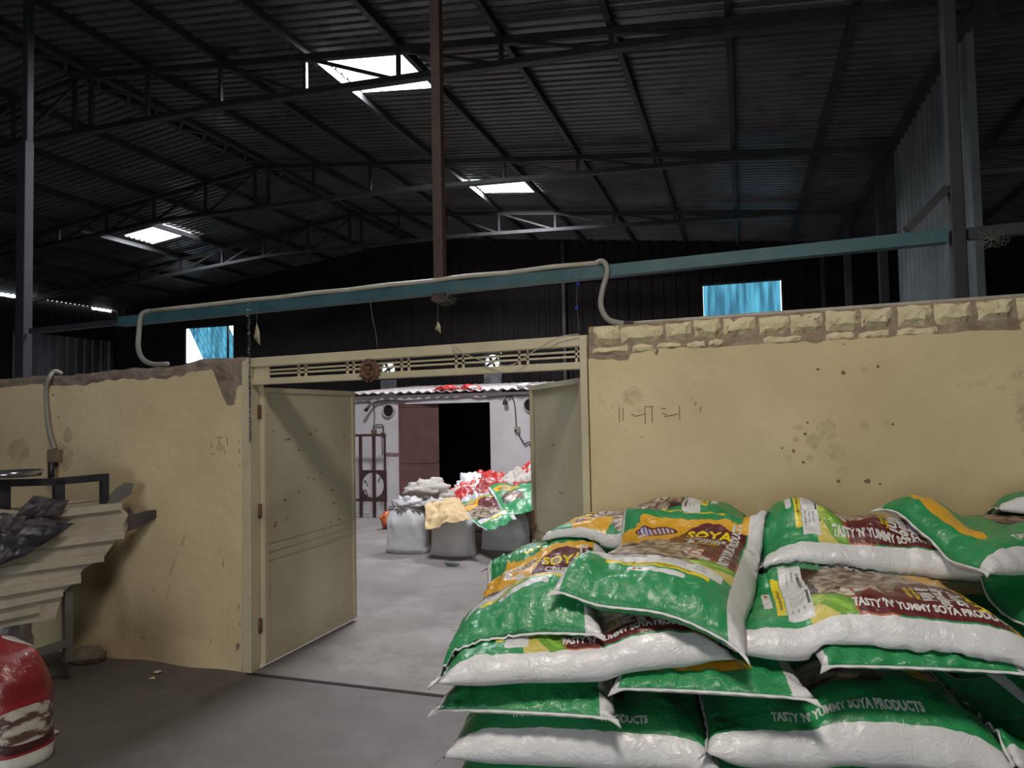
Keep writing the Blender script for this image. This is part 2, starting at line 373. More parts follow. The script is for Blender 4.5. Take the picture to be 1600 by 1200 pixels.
    L.new(tc.outputs['Object'], nb.inputs['Vector']); L.new(nb.outputs[0], b.inputs['Height']); L.new(b.outputs[0], p.inputs['Normal']); L.new(b.outputs[0], p.inputs['Coat Normal'])
    return m
PM = {k: print_mat('sack_print_' + k, k) for k in ('main', 'info', 'plain', 'reverse', 'red')}
def flat_mat(name, col, rough=.4):
    m, nt, p = base_mat(name); p.inputs['Base Color'].default_value = col; p.inputs['Roughness'].default_value = rough; return m
INK = [flat_mat('white_ink', (.66, .65, .65, 1)), flat_mat('yellow_ink', (.80, .62, .03, 1)), flat_mat('black_ink', (.03, .03, .03, 1)), flat_mat('blue_ink', (.05, .07, .38, 1))]

# ================================================================== THE SETTING
Y_MID, Y_BACK, Y_FRONT = 4.13, 15.0, -6.0
fl = MB()
nx, ny = 52, 88
P = []; Fc = []
for i in range(nx + 1):
    for j in range(ny + 1):
        x = -17 + 26 * i / nx; y = -6.4 + 10.53 * j / 44 if j <= 44 else 4.13 + 11.6 * (j - 44) / 44
        P.append((x, y, 0)); 
for i in range(nx):
    for j in range(ny):
        a = i * (ny + 1) + j; Fc.append((a, a + ny + 1, a + ny + 2, a + 1))
fl.add(P, Fc)
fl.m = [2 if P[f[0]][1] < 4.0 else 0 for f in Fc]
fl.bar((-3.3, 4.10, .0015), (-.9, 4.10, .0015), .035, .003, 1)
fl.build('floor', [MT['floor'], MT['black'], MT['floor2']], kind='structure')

# roof: ribs run down the slope (along X)
rf = MB()
YL = Y_BACK - Y_FRONT + .25
def slope(x_a, x_b, holes):
    d = Vector((x_b - x_a, 0, roof_z(x_b) - roof_z(x_a))); Lr = d.length; d.normalize()
    s = 1 / abs(d.x) if abs(d.x) else 1
    H = []
    for (x0, x1, y0, y1) in holes:
        a, b = sorted((abs(x0 - x_a) * s, abs(x1 - x_a) * s)); H.append((y0 - Y_FRONT, y1 - Y_FRONT, a, b))
    sheet(rf, (x_a, Y_FRONT, roof_z(x_a)), (0, 1, 0), d, (0, 0, 1), YL, Lr, .125, .024, H, vcuts=[k * 1.06 for k in range(1, int(Lr / 1.06))])
slope(RIDGE_X, EAVE_R, SKY_R); slope(RIDGE_X, EAVE_L, SKY_L)
slope(EAVE_R + .001, 8.2, FILL_B)
rf.build('ceiling', MT['roof'], kind='structure')

# back gable wall of dark sheets, with two window openings and two fan openings
bw = MB()
def gable_v(u): return roof_z(EAVE_L - .1 + u) + .02 if True else 0
wins = [(-14.02, -12.45, 3.25, 4.20), (-.74, .81, 3.40, 4.34)]
fans = [(-8.0, 2.87), (-5.37, 2.93)]
ox = EAVE_L - .1
H = [(a - ox, b - ox, c, d) for a, b, c, d in wins] + [(x - .21 - ox, x + .21 - ox, z - .21, z + .21) for x, z in fans]
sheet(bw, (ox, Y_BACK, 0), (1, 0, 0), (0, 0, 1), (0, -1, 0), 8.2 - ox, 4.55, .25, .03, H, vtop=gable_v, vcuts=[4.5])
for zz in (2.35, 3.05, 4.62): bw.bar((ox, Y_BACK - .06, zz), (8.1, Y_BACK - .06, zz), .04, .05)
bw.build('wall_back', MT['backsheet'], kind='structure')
# outer side walls, front wall
sw = MB()
sheet(sw, (EAVE_L - .08, Y_FRONT, 0), (0, 1, 0), (0, 0, 1), (1, 0, 0), Y_BACK - Y_FRONT, 4.83, .25, .03, [(17.2, 18.8, 4.755, 4.83), (20.3, 20.9, 4.765, 4.83)])
sw.build('wall_left', MT['backsheet'], kind='structure')
sw = MB(); sheet(sw, (8.15, Y_FRONT, 0), (0, 1, 0), (0, 0, 1), (-1, 0, 0), Y_BACK - Y_FRONT, 4.72, .25, .03)
sw.build('wall_right', MT['backsheet'], kind='structure')
sw = MB(); sheet(sw, (ox, Y_FRONT, 0), (1, 0, 0), (0, 0, 1), (0, 1, 0), 8.2 - ox, 4.6, .25, .03, [(-3.0 - ox, .6 - ox, 0, 3.0)], vtop=gable_v)  # opening added for the fill light behind the camera
sw.build('wall_front', MT['backsheet'], kind='structure')
# added paler sheet paints the lit stretch of the left side wall
sp = MB(); sheet(sp, (EAVE_L + .0, 12.1, 0), (0, 1, 0), (0, 0, 1), (1, 0, 0), 2.8, 3.95, .25, .03)
o = sp.build('wall_left_lit_patch', noise_mat('painted_lit_sheet', (.05, .045, .05, 1), (.12, .11, .12, 1), .4, 2, 5, .3, stretch=(6, 1, .3)), kind='structure')
# sheet partition between the two bays (right)
pn = MB(); sheet(pn, (1.85, 6.66, 0), (0, 1, 0), (0, 0, 1), (-1, 0, 0), 2.80, 4.90, .2, .03)
pn.build('wall_side_panel', MT['greysheet'], kind='structure')
pn = MB(); pn.bar((1.87, 6.63, 0), (1.87, 6.63, 4.9), .06, .05); pn.build('trim_1', MT['greysheet'], kind='structure')

# middle plastered walls with broken tops
def wall_top(x): return 2.145 + .012 * (x + 5) if x < -3 else 2.235 + .035 * (x + .9)
def rough_wall(name, x0, x1, ztop, n, seed, mats):
    """front face steps through plaster -> exposed band; real thickness"""
    mb = MB(); T = .23; y = Y_MID
    xs = [x0 + (x1 - x0) * i / n for i in range(n + 1)]
    def tz(x): return ztop(x) + .02 * noise.noise(Vector((x * 2.3, seed, 0))) + .012 * noise.noise(Vector((x * 11, seed, 3)))
    rows = [0, .06, .12, .4, .8, 1.2, 1.6]
    grid = []
    for x in xs:
        t = tz(x); col = []
        for r in rows:
            off = .012 * noise.noise(Vector((x * 1.3, r * 1.3, seed))) + (.02 * noise.noise(Vector((x * 5, r * 9, seed))) if r < .1 else 0)
            col.append(Vector((x, y + off, r)))
        grid.append((col, t))
    return mb, xs, tz, T
def py(x, z): return Y_MID + .010 * noise.noise(Vector((x * 1.3, z * 1.3, 4))) - .0012      # just proud of the plaster
def blot(mb, u, v, s, rn, mi, k=9, stretch=(1, 1), rot=0, lo=.5):
    c = at(u, v, Y_MID); P = []
    for i in range(k):
        a = 2 * PI * i / k; r = s * rn.uniform(lo, 1.1); dx, dz = r * math.cos(a) * stretch[0], r * math.sin(a) * stretch[1]
        x, z = c.x + dx * math.cos(rot) - dz * math.sin(rot), c.z + dx * math.sin(rot) + dz * math.cos(rot); P.append((x, py(x, z), z))
    mb.add(P, [tuple(range(k))], mi)
def strokes(mb, x, z, segs, w=.006, y=None, mi=0):
    for (a, b, c, d) in segs:
        mb.bar((x + a, py(x + a, z + b), z + b), (x + c, py(x + c, z + d), z + d), .0016, w, mi, up=(0, 0, 1) if abs(c - a) > abs(d - b) else (1, 0, 0))
# left wall: plaster face up to a ragged line, grey-brown render above it
def left_wall():
    mb = MB(); n = 260; x0, x1 = -9.2, -3.36; T = .23
    def tz(x):
        b = 2.125 + .016 * (x + 5.7)
        b += .03 * noise.noise(Vector((x * 1.7, 2, 0))) + .014 * noise.noise(Vector((x * 9, 5, 3)))
        if x > -3.95: b += .035 * min(1, (x + 3.95) / .2)
        return b
    def pl(x):                                   # where the plaster stops
        d = .085 + .02 * noise.noise(Vector((x * 3, 9, 0))) + .018 * noise.noise(Vector((x * 14, 1, 0)))
        if x < -5.25: d = .05 + .25 * d
        if x > -3.62: d += .26 * max(0, min(1, (x + 3.62) / .13)) * (1 if x < -3.43 else max(.45, 1 - (x + 3.43) / .05))
        return tz(x) - d
    xs = [x0 + (x1 - x0) * i / n for i in range(n + 1)]
    V = []; ni = 12
    for x in xs:
        p = pl(x); t = tz(x)
        col = []
        for k in range(ni):
            z = p * k / (ni - 1)
            col.append((x, Y_MID + .010 * noise.noise(Vector((x * 1.3, z * 1.3, 4))) - (.03 * max(0, 1 - z / .07) if z < .07 else 0) * (.5 + noise.noise(Vector((x * 3, 0, 8)))), z))
        col.append((x, Y_MID + .022, p + .004))
        for k in range(1, 4):
            z = p + (t - p) * k / 3
            col.append((x, Y_MID + .022 + .02 * noise.noise(Vector((x * 7, z * 7, 4))) + (.02 if k == 3 else 0), z))
        col.append((x, Y_MID + T, t)); col.append((x, Y_MID + T, 0))
        V.append(col)
    m = len(V[0]); vs = [q for c in V for q in c]
    for i in range(n):
        for j in range(m - 1):
            a = i * m + j
            mb.f.append([a, a + m, a + m + 1, a + 1]); mb.m.append(0 if j < ni - 1 else 1); mb.uv.append(None)
    mb.v = vs
    for i in (0, n):
        mb.f.append([i * m + k for k in range(m)]); mb.m.append(0); mb.uv.append(None)
    rn = random.Random(9)
    for (u, v, s, st, ro) in ((83, 617, .014, (1, 1), 0), (91, 652, .013, (.8, 1), 0), (93, 692, .010, (1, .7), 0), (374, 690, .008, (1, 1), 0), (374, 705, .012, (.5, 2), 0), (374, 728, .008, (.6, 1.6), 0), (344, 862, .008, (.8, 1), 0),
                              (350, 880, .014, (.3, 3), .1), (374, 948, .012, (.5, 2), 0), (375, 975, .012, (.6, 1.4), 0), (372, 1012, .030, (.7, 1.3), 0), (375, 1030, .028, (.8, 1.3), 0), (190, 1000, .010, (1.4, .8), 0), (200, 998, .009, (1, 1), 0), (224, 998, .009, (1, 1), 0),
                              (265, 1022, .024, (1.5, .8), 0), (300, 1033, .022, (1.3, .8), 0), (320, 1036, .020, (1.4, .8), 0), (337, 1039, .016, (1.6, .6), 0), (266, 1003, .010, (1, 1), 0), (330, 1002, .008, (1, 1), 0), (206, 838, .014, (.4, 2), -.5)):
        blot(mb, u, v, s, rn, 2, 10, st, ro)
    for (u, v, s, st, ro) in ((30, 705, .10, (1.4, 1), 0), (98, 715, .11, (1, 1.1), 0), (105, 680, .06, (.8, 1.2), 0), (270, 885, .035, (.45, 3.8), -.42), (286, 845, .03, (.5, 1.8), -.45), (262, 925, .02, (.5, 3), -.3), (345, 700, .03, (1.4, .8), 0), (205, 1000, .07, (2, .6), 0), (300, 1020, .08, (2.2, .5), 0), (356, 985, .02, (.5, 2), -.2)):
        blot(mb, u, v, s, rn, 3, 22, st, ro, .78)
    q = at(330, 690, Y_MID); strokes(mb, q.x, q.z, [(0, 0, .0, -.05), (.05, .03, .10, .03), (.07, .03, .07, -.02), (.14, .03, .14, -.03), (.0, -.09, .03, -.09), (.12, -.06, .12, -.09)], .005, 0, 2)
    o = mb.build('wall_middle_left', [MT['plaster'], MT['mortar2'], MT['strokes'], noise_mat('dirty_plaster_stain', (.40, .31, .19, 1), (.54, .43, .27, 1), .9, 14, 6)], kind='structure')
    return o
left_wall()
# right wall: plaster, a worn ledge of half bricks, then one course of whole bricks
def right_wall():
    mb = MB(); x0, x1 = -.872, 8.1; T = .23; n = 420
    def base(x): return 2.02 + .012 * (x + .9)              # underside of the brick courses
    xs = [x0 + (x1 - x0) * i / n for i in range(n + 1)]; V = []; ni = 12
    for x in xs:
        p = base(x) + .078 + .018 * noise.noise(Vector((x * 4, 3, 0))) + .014 * noise.noise(Vector((x * 17, 3, 4)))
        if x < -.62: p -= .04
        col = []
        for k in range(ni):
            z = p * k / (ni - 1); col.append((x, Y_MID + .010 * noise.noise(Vector((x * 1.3, z * 1.3, 4))), z))
        col.append((x, Y_MID + .02, p + .005)); col.append((x, Y_MID + .028, base(x) + .245)); col.append((x, Y_MID + T, base(x) + .245)); col.append((x, Y_MID + T, 0))
        V.append(col)
    m = len(V[0]); mb.v = [q for c in V for q in c]
    for i in range(n):
        for j in range(m - 1):
            a = i * m + j; mb.f.append([a, a + m, a + m + 1, a + 1]); mb.m.append(0 if j < ni - 1 else 1); mb.uv.append(None)
    for i in (0, n): mb.f.append([i * m + k for k in range(m)]); mb.m.append(0); mb.uv.append(None)
    # bricks
    rnd = random.Random(5)
    def brick(xa, xb, za, zb, d=.02):
        k = 5; g = []
        for i in range(k + 1):
            for j in range(4):
                x = xa + (xb - xa) * i / k; z = za + (zb - za) * j / 3
                e = (i in (0, k)) or (j in (0, 3))
                x += .006 * rnd.uniform(-1, 1); z += .006 * rnd.uniform(-1, 1)
                g.append((x, Y_MID + (.026 if e else .026 - d + .005 * rnd.uniform(-1, 1)), z))
        fs = [(i * 4 + j, (i + 1) * 4 + j, (i + 1) * 4 + j + 1, i * 4 + j + 1) for i in range(k) for j in range(3)]
        mb.add(g, fs, 2)
    x = -.84
    wid = [.15, .235, .15, .15, .16, .15, .16, .17, .15, .16, .17, .15, .16, .15, .16]
    i = 0
    while x < 7.9:
        w = wid[i % len(wid)] * rnd.uniform(.93, 1.07); b = base(x)
        brick(x, x + w, b + .128 + rnd.uniform(-.006, .006), b + .238 + rnd.uniform(-.008, .004), .03)
        x += w + rnd.uniform(.008, .030); i += 1
    x = -.86
    while x < 7.9:
        w = rnd.uniform(.07, .24); b = base(x)
        if rnd.random() < .9: brick(x, x + w, b + .074 + rnd.uniform(-.01, .012), b + .124 + rnd.uniform(-.008, .002), .018)
        x += w + rnd.uniform(.003, .014)
    # faint scratched marks: bars and two letter-like figures
    yq = Y_MID - .0125
    S = [(0, 0, 0, .09), (.022, .01, .022, .085), (.07, .05, .095, .035), (.095, .035, .15, .05), (.15, -.01, .15, .09), (.19, -.005, .19, .09), (.15, .09, .20, .09),
         (.24, .08, .27, .075), (.25, .05, .275, .04), (.26, .03, .34, .045), (.345, .01, .345, .09), (.43, .09, .44, .11), (.46, .05, .465, .085)]
    q = at(968, 655, Y_MID); strokes(mb, q.x, q.z - .02, S, .005, yq, 3)
    rn = random.Random(3)
    for (u, v, s) in ((1025, 550, .022), (1310, 752, .012), (1355, 752, .018), (1375, 756, .007), (1278, 577, .011), (1318, 582, .012), (1372, 573, .010), (1003, 683, .006), (978, 673, .004), (1318, 538, .006), (1262, 660, .008), (1258, 678, .010), (1240, 705, .012), (1255, 722, .010), (1085, 600, .005), (1080, 625, .005), (1395, 663, .010), (1222, 700, .008)):
        blot(mb, u, v, s, rn, 3)
    for (u, v, s) in ((1292, 672, .060), (1272, 690, .045), (1305, 705, .05), (1248, 668, .02), (1243, 686, .018), (1232, 716, .02), (1265, 715, .02), (1350, 665, .03), (1385, 662, .02), (1318, 735, .025), (1022, 548, .012), (1350, 578, .02)):
        blot(mb, u, v, s, rn, 4, 22, lo=.75)
    mb.build('wall_middle_right', [MT['plaster'], MT['mortar'], MT['brick'], MT['strokes'], noise_mat('dirty_plaster_smudge', (.45, .35, .21, 1), (.60, .48, .30, 1), .9, 30, 6)], kind='structure')
right_wall()

# ================================================================== ROOF STEEL
TR_Y = [6.20, 9.45, 12.35]
def chord_z(x):
    if x > -5.2: return 5.17 - (5.17 - 4.92) * (x + 5.2) / 7.05
    if x < -9.4: return 5.17 - (5.17 - 4.66) * (-9.4 - x) / 7.0
    return 5.17
PR = [-6.33, -5.32, -4.24, -3.16, -2.08, -1.03, -.02, .98]
PL = [-8.42, -9.50, -10.56, -11.68, -12.84, -13.95, -15.05]
ordn = ['first', 'second', 'third', 'fourth', 'fifth', 'sixth', 'seventh', 'eighth', 'ninth']
for k, Y in enumerate(TR_Y):
    t = empty('roof_truss', (RIDGE_X, Y, chord_z(RIDGE_X)), 'dark steel gable roof truss, ' + ['the nearest one, crossing the top of the photo', 'the middle one of three, just before the middle skylight', 'the farthest one, close to the dark gable end'][k], 'truss', 'roof trusses under the gable roof')
    st = MT['steel']
    def mem(name, a, b, w, h=None):
        m = MB(); m.bar(a, b, w, h); return m.build(name, st, t)
    rz = lambda x: roof_z(x) - .12
    mem('top_chord', (RIDGE_X, Y, rz(RIDGE_X)), (EAVE_R, Y, rz(EAVE_R)), .06, .07); mem('top_chord', (RIDGE_X, Y, rz(RIDGE_X)), (EAVE_L, Y, rz(EAVE_L)), .06, .07)
    m = MB()
    for a, b in ((EAVE_L, -9.4), (-9.4, -5.2), (-5.2, EAVE_R)): m.bar((a, Y, chord_z(a)), (b, Y, chord_z(b)), .09, .06)
    m.build('bottom_chord', st, t)
    bz = chord_z
    for dx in (-.13, .13): mem('king_post', (RIDGE_X + dx, Y, bz(RIDGE_X)), (RIDGE_X + dx, Y, rz(RIDGE_X)), .045)
    for side in (PR[:7], PL[:6]):
        pts = [RIDGE_X] + side
        for i, x in enumerate(side): mem('strut', (x, Y, bz(x)), (x, Y, rz(x)), .038)
        for i in range(1 if side is PL[:6] else 2, len(pts)): mem('diagonal_strut', (pts[i - 1], Y, rz(pts[i - 1])), (pts[i], Y, bz(pts[i])), .032)
        if pts[1] < RIDGE_X: mem('diagonal_strut', (RIDGE_X, Y, rz(RIDGE_X)), (pts[1], Y, bz(pts[1])), .032)
# trusses of the low bay on the right
for Y, w in ((6.2, 'nearer'), (9.45, 'farther')):
    t = empty('bay_truss', (EAVE_R, Y, 4.6), 'dark steel truss of the side bay at the right edge, the %s of two' % w, 'truss', 'trusses of the right side bay')
    for nm, a, b in (('top_chord', (1.95, Y, 4.82), (7.9, Y, 4.54)), ('bottom_chord', (1.9, Y, 4.45), (8.0, Y, 4.45))):
        m = MB(); m.bar(a, b, .06, .06); m.build(nm, MT['steel'], t)
    for i, x in enumerate((2.6, 3.7, 4.8, 5.9, 7.0)):
        m = MB(); m.bar((x, Y, 4.45), (x, Y, 4.74 - .05 * i), .04); m.build('strut', MT['steel'], t)
        m = MB(); m.bar((x, Y, 4.74 - .05 * i), (x + .95, Y, 4.45), .035); m.build('diagonal_strut', MT['steel'], t)
# purlins
def purlin(x, label, grp, w=.055, h=.09):
    m = MB(); z = roof_z(x) - .05
    m.bar((x, Y_FRONT + .1, z), (x, Y_BACK - .1, z), w, h)
    tag(m.build('purlin', MT['steel']), label, 'purlin', grp)
for i, x in enumerate(PR): purlin(x, 'dark steel purlin under the roof sheets, %s to the right of the ridge' % ordn[i], 'purlins of the right roof slope')
for i, x in enumerate(PL): purlin(x, 'dark steel purlin under the roof sheets, %s to the left of the ridge' % ordn[i], 'purlins of the left roof slope')
for i, x in enumerate((2.9, 3.9, 4.9, 6.0)): purlin(x, 'dark purlin under the side bay roof, %s beyond the pale sheet partition' % ordn[i], 'purlins of the right side bay')
m = MB(); z = roof_z(EAVE_R) - .10; m.bar((EAVE_R - .02, Y_FRONT + .1, z), (EAVE_R - .02, Y_BACK - .1, z), .09, .14)
tag(m.build('eave_beam', MT['steel']), 'dark eave beam along the top edge of the pale grey sheet partition', 'beam')
rb = empty('ridge_beam', (RIDGE_X, 4.5, 5.8), 'dark latticed double beam running under the ridge of the roof', 'beam')
for dx in (-.13, .13):
    m = MB(); m.bar((RIDGE_X + dx, Y_FRONT + .1, RIDGE_Z - .055), (RIDGE_X + dx, Y_BACK - .1, RIDGE_Z - .055), .085, .09); m.build('rail', MT['steel'], rb)
m = MB(); y = Y_FRONT + .2; s_ = 1
while y < Y_BACK - .5:
    m.bar((RIDGE_X - .12 * s_, y, RIDGE_Z - .09), (RIDGE_X + .12 * s_, y + .22, RIDGE_Z - .10), .035); y += .22; s_ = -s_
m.build('lacing', MT['steel'], rb)

# ================================================================== COLUMNS AND THE BLUE BEAM ABOVE THE WALL
YC = 4.52
def column(name, x, y, z0, z1, w, mat, label, cat='post', plate=True, group=None):
    t = empty(name, (x, y, z0), label, cat, group)
    m = MB(); m.box((x, y, (z0 + z1) / 2), (w, w, z1 - z0)); m.build('shaft', mat, t, bevel=.008)
    if plate:
        m = MB(); m.box((x, y, z0 + .006), (w + .12, w + .12, .012)); m.build('base_plate', mat, t)
        m = MB(); m.box((x, y, z1 - .006), (w + .08, w + .08, .012)); m.build('cap_plate', mat, t)
    return t
cl = column('steel_column', -5.97, YC, 0, roof_z(-5.97) - .11, .066, MT['bluesteel'], 'tall blue-grey steel column at the left edge, behind the left yellow wall')
m = MB(); m.box((-5.985, YC - .005, 2.15), (.10, .085, 4.2)); m.build('sleeve', MT['bluesteel'], cl, bevel=.006)
column('steel_column', 1.175, YC, 0, roof_z(1.175) - .11, .074, MT['blacksteel'], 'near black steel column on the right, standing in front of the pale sheet partition')
def beam_z(x): return 2.555 + .0213 * (x + 5.96)
m = MB(); m.bar((-4.88, YC, beam_z(-4.88)), (1.12, YC, beam_z(1.12)), .08, .075)
m2 = MB(); m2.bar((-5.9, YC, beam_z(-5.9)), (-4.88, YC, beam_z(-4.88)), .05, .045)
t_ = empty('tie_beam', (-2, YC, beam_z(-2)), 'long blue-green painted steel beam running above both yellow walls', 'beam')
m.build('rail', MT['bluebeam'], t_); m2.build('extension', MT['bluesteel'], t_)
m = MB(); m.bar((1.22, YC, beam_z(1.2)), (8.0, YC, beam_z(8.0) - .02), .07, .06); m.build('extension', MT['bluesteel'], t_)
xm = -2.0; m = MB(); m.box((xm, YC, (beam_z(xm) + .04 + roof_z(xm) - .1) / 2), (.072, .072, roof_z(xm) - .1 - beam_z(xm) - .04))
tag(m.build('brown_post', MT['rustpost'], bevel=.006), 'slim brown-red post standing on the blue beam above the gateway', 'post')
m = MB(); m.box((xm - .01, YC, beam_z(xm) - .06), (.09, .07, .05)); m.build('bracket', MT['rustpost'], t_)
m = MB(); m.bar(at(1416, 360, YC), at(1480, 294, YC), .045); tag(m.build('knee_brace', MT['steel']), 'short diagonal steel brace between the blue beam and the black column', 'brace')
for y, lb in ((9.45, 'dark steel post at the far end of the pale sheet partition'), (12.35, 'dark steel post before the gable end, right of the blue window')):
    column('eave_post', 1.66, y, 0, roof_z(1.72) - .14, .10, MT['steel'], lb)
for i, (u, y) in enumerate(((1287, 14.8), (881 + 0, 14.8))):
    q = at(u, 470, y)
    column('gable_post', q.x, q.y, 0, roof_z(q.x) - .1, .08, MT['steel'], ['thin dark post on the gable wall, just right of the right blue window', 'thin dark post on the gable wall, behind the right end of the gateway'][i], plate=False)
# pipes
def tube_obj(name, pts, r, mat, label, cat, parent=None, n=10):
    m = MB(); m.tube(pts, r, n); o = m.build(name, mat, parent, smooth=True)
    if parent is None: tag(o, label, cat)
    return o
xa, xb = at(238, 487, YC).x, at(937, 410, YC).x
cd = empty('conduit', (xb, YC, beam_z(xb)), 'cream plastic conduit clipped along the top of the blue beam, with hoses at both ends', 'conduit')
tube_obj('pipe', [(xa + (xb - xa) * i / 12, YC - .035 + .004 * math.sin(i * 2), beam_z(xa + (xb - xa) * i / 12) + .058 + .004 * math.sin(i * 3)) for i in range(13)], .0165, MT['conduit'], '', '', cd)
zb = lambda x: beam_z(x) + .058
tube_obj('flexible_hose', spline([(xa + .01, YC - .035, zb(xa)), (xa - .06, YC - .05, zb(xa) - .03)] + [at(*p) for p in ((217, 520, 4.42), (216, 545, 4.36), (224, 562, 4.30), (240, 569, 4.27), (262, 569, 4.26))]), .019, MT['hose'], '', '', cd)
tube_obj('flexible_hose', spline([(xb - .01, YC - .035, zb(xb))] + [at(*p) for p in ((943, 409, 4.46), (949, 424, 4.45), (941, 455, 4.42), (939, 478, 4.37), (949, 498, 4.33), (968, 505, 4.30), (984, 505, 4.30))]), .018, MT['hose'], '', '', cd)
wt = lambda x: 2.02 + .012 * (x + .9) + .245
x0 = at(984, 505, 4.3).x
tube_obj('conduit', [(x0 + k * .45, 4.28, wt(x0 + k * .45) + .016) for k in range(18)], .015, MT['conduit'], 'cream plastic conduit lying along the top of the right brick-topped wall', 'conduit')
m = MB(); m.tube([(x0 - .03, 4.285, wt(x0) + .019), (x0 + .03, 4.28, wt(x0) + .019)], .021, 10); tag(m.build('pipe_coupling', MT['blackpaint']), 'short black coupling where the hose meets the pipe on the brick wall', 'coupling')

# ================================================================== GATE
GX0, GX1 = -3.31, -.895; YG = Y_MID + .03
gt = empty('metal_gate', ((GX0 + GX1) / 2, YG, 0), 'cream painted double metal gate with a barred lintel, both leaves open inward', 'gate')
def part(name, mat, parent, fn, **k):
    m = MB(); fn(m); return m.build(name, mat, parent, **k)
ltop = lambda x: 2.180 + (2.215 - 2.180) * (x - GX0) / (GX1 - GX0)
lbot = lambda x: 1.990 + (2.012 - 1.990) * (x - GX0) / (GX1 - GX0)
part('post', MT['cream'], gt, lambda m: m.box((GX0 - .005, YG, 1.08), (.07, .10, 2.16)), bevel=.004)
part('post', MT['cream'], gt, lambda m: m.box((GX1 - .005, YG, 1.10), (.045, .09, 2.20)), bevel=.004)
part('lintel', MT['cream'], gt, lambda m: m.bar((GX0 - .02, YG, ltop(GX0) - .032), (GX1 + .02, YG, ltop(GX1) - .032), .07, .064), bevel=.004)
part('transom', MT['cream'], gt, lambda m: m.bar((GX0 + .02, YG, lbot(GX0) + .022), (GX1 - .01, YG, lbot(GX1) + .022), .06, .044), bevel=.004)
def grille(m):
    for f in (.36, .68):
        za = (lbot(GX0) + .044) * (1 - f) + (ltop(GX0) - .064) * f; zb_ = (lbot(GX1) + .044) * (1 - f) + (ltop(GX1) - .064) * f
        m.bar((GX0 + .02, YG, za), (GX1 - .02, YG, zb_), .012, .012)
    for u in (467, 478, 543, 553, 628, 639, 713, 724, 812, 825, 901):
        x = at(u, 560, YG).x; m.bar((x, YG, lbot(x) + .04), (x, YG, ltop(x) - .06), .014, .012)
part('grille', MT['cream'], gt, grille)
part('corner_plate', MT['cream'], gt, lambda m: m.box((GX0 + .10, YG - .012, lbot(GX0) + .08), (.13, .008, .105)))
def leaf(hx, hy, ang, Lw, z0, z1, sgn):
    """ang from +Y; returns leaf mesh with folded border"""
    d = Vector((math.sin(ang), math.cos(ang), 0)); n = Vector((d.y, -d.x, 0))
    m = MB(); o = Vector((hx, hy, 0))
    R = Matrix((d, n, Vector((0, 0, 1)))).transposed()
    def bx(a0, a1, n0, n1, b0, b1, mi=0):
        c = o + d * (a0 + a1) / 2 + n * (n0 + n1) / 2 + Vector((0, 0, (b0 + b1) / 2)); m.box(c, (a1 - a0, n1 - n0, b1 - b0), mi, R)
    bx(0, Lw, -.004, .004, z0, z1)
    bx(0, .035, -.02, .02, z0, z1); bx(Lw - .035, Lw, -.02, .02, z0, z1); bx(.035, Lw - .035, -.02, .02, z1 - .035, z1); bx(.035, Lw - .035, -.02, .02, z0, z0 + .035)
    for zz in (.86, .80, .74): bx(.035, Lw - .035, -.004, .011, zz, zz + .012)
    return m, o, d, n
lfm, o_, d_, n_ = leaf(GX0 + .045, YG + .06, math.radians(1.2), 1.19, .03, 1.975, 1)
def specks(m, o, d, n, n0, lst, seed):
    rn = random.Random(seed)
    for a, z, s, st in lst:
        k = 8; P = []
        for i in range(k):
            t_ = 2 * PI * i / k; r = s * rn.uniform(.5, 1.1); P.append(o + d * (a + r * math.cos(t_) * st) + n * n0 + Vector((0, 0, z + r * math.sin(t_))))
        m.add(P, [tuple(range(k))], 1)
rn_ = random.Random(4)
specks(lfm, o_, d_, n_, .0048, [(rn_.uniform(.1, 1.1), rn_.choice((1.55, 1.38, 1.3, 1.2, 1.62, .95, 1.0, 1.5)) + rn_.uniform(-.06, .06), rn_.uniform(.004, .012), rn_.uniform(1, 3)) for _ in range(26)] + [(.045, rn_.uniform(.1, 1.9), rn_.uniform(.010, .02), .8) for _ in range(16)], 1)
lf1 = lfm.build('leaf', [MT['doorleaf'], MT['strokes']], gt); lf1['label'] = 'left leaf, wide open, its olive cream face in full view'
for zz in (.3, 1.1, 1.8):
    part('hinge', MT['rust'], lf1, lambda m: m.tube([o_ + Vector((-.01, -.02, zz - .05)), o_ + Vector((-.01, -.02, zz + .05))], .014, 8), smooth=True)
rfm, o_, d_, n_ = leaf(GX1 - .03, YG + .06, math.radians(-32), 1.19, .03, 1.965, 1)
specks(rfm, o_, d_, n_, -.0048, [(rn_.uniform(.15, 1.05), rn_.uniform(.9, 1.7), rn_.uniform(.005, .013), rn_.uniform(1, 2)) for _ in range(16)], 2)
rf1 = rfm.build('leaf', [MT['doorleaf'], MT['strokes']], gt); rf1['label'] = 'right leaf, seen at a slant beside the right wall'
part('bolt', MT['rust'], rf1, lambda m: (m.tube([o_ + d_ * 1.12 + n_ * -.03 + Vector((0, 0, .80)), o_ + d_ * 1.12 + n_ * -.03 + Vector((0, 0, 1.02))], .009, 8), m.box(o_ + d_ * 1.12 + n_ * -.025 + Vector((0, 0, .9)), (.04, .02, .03))))
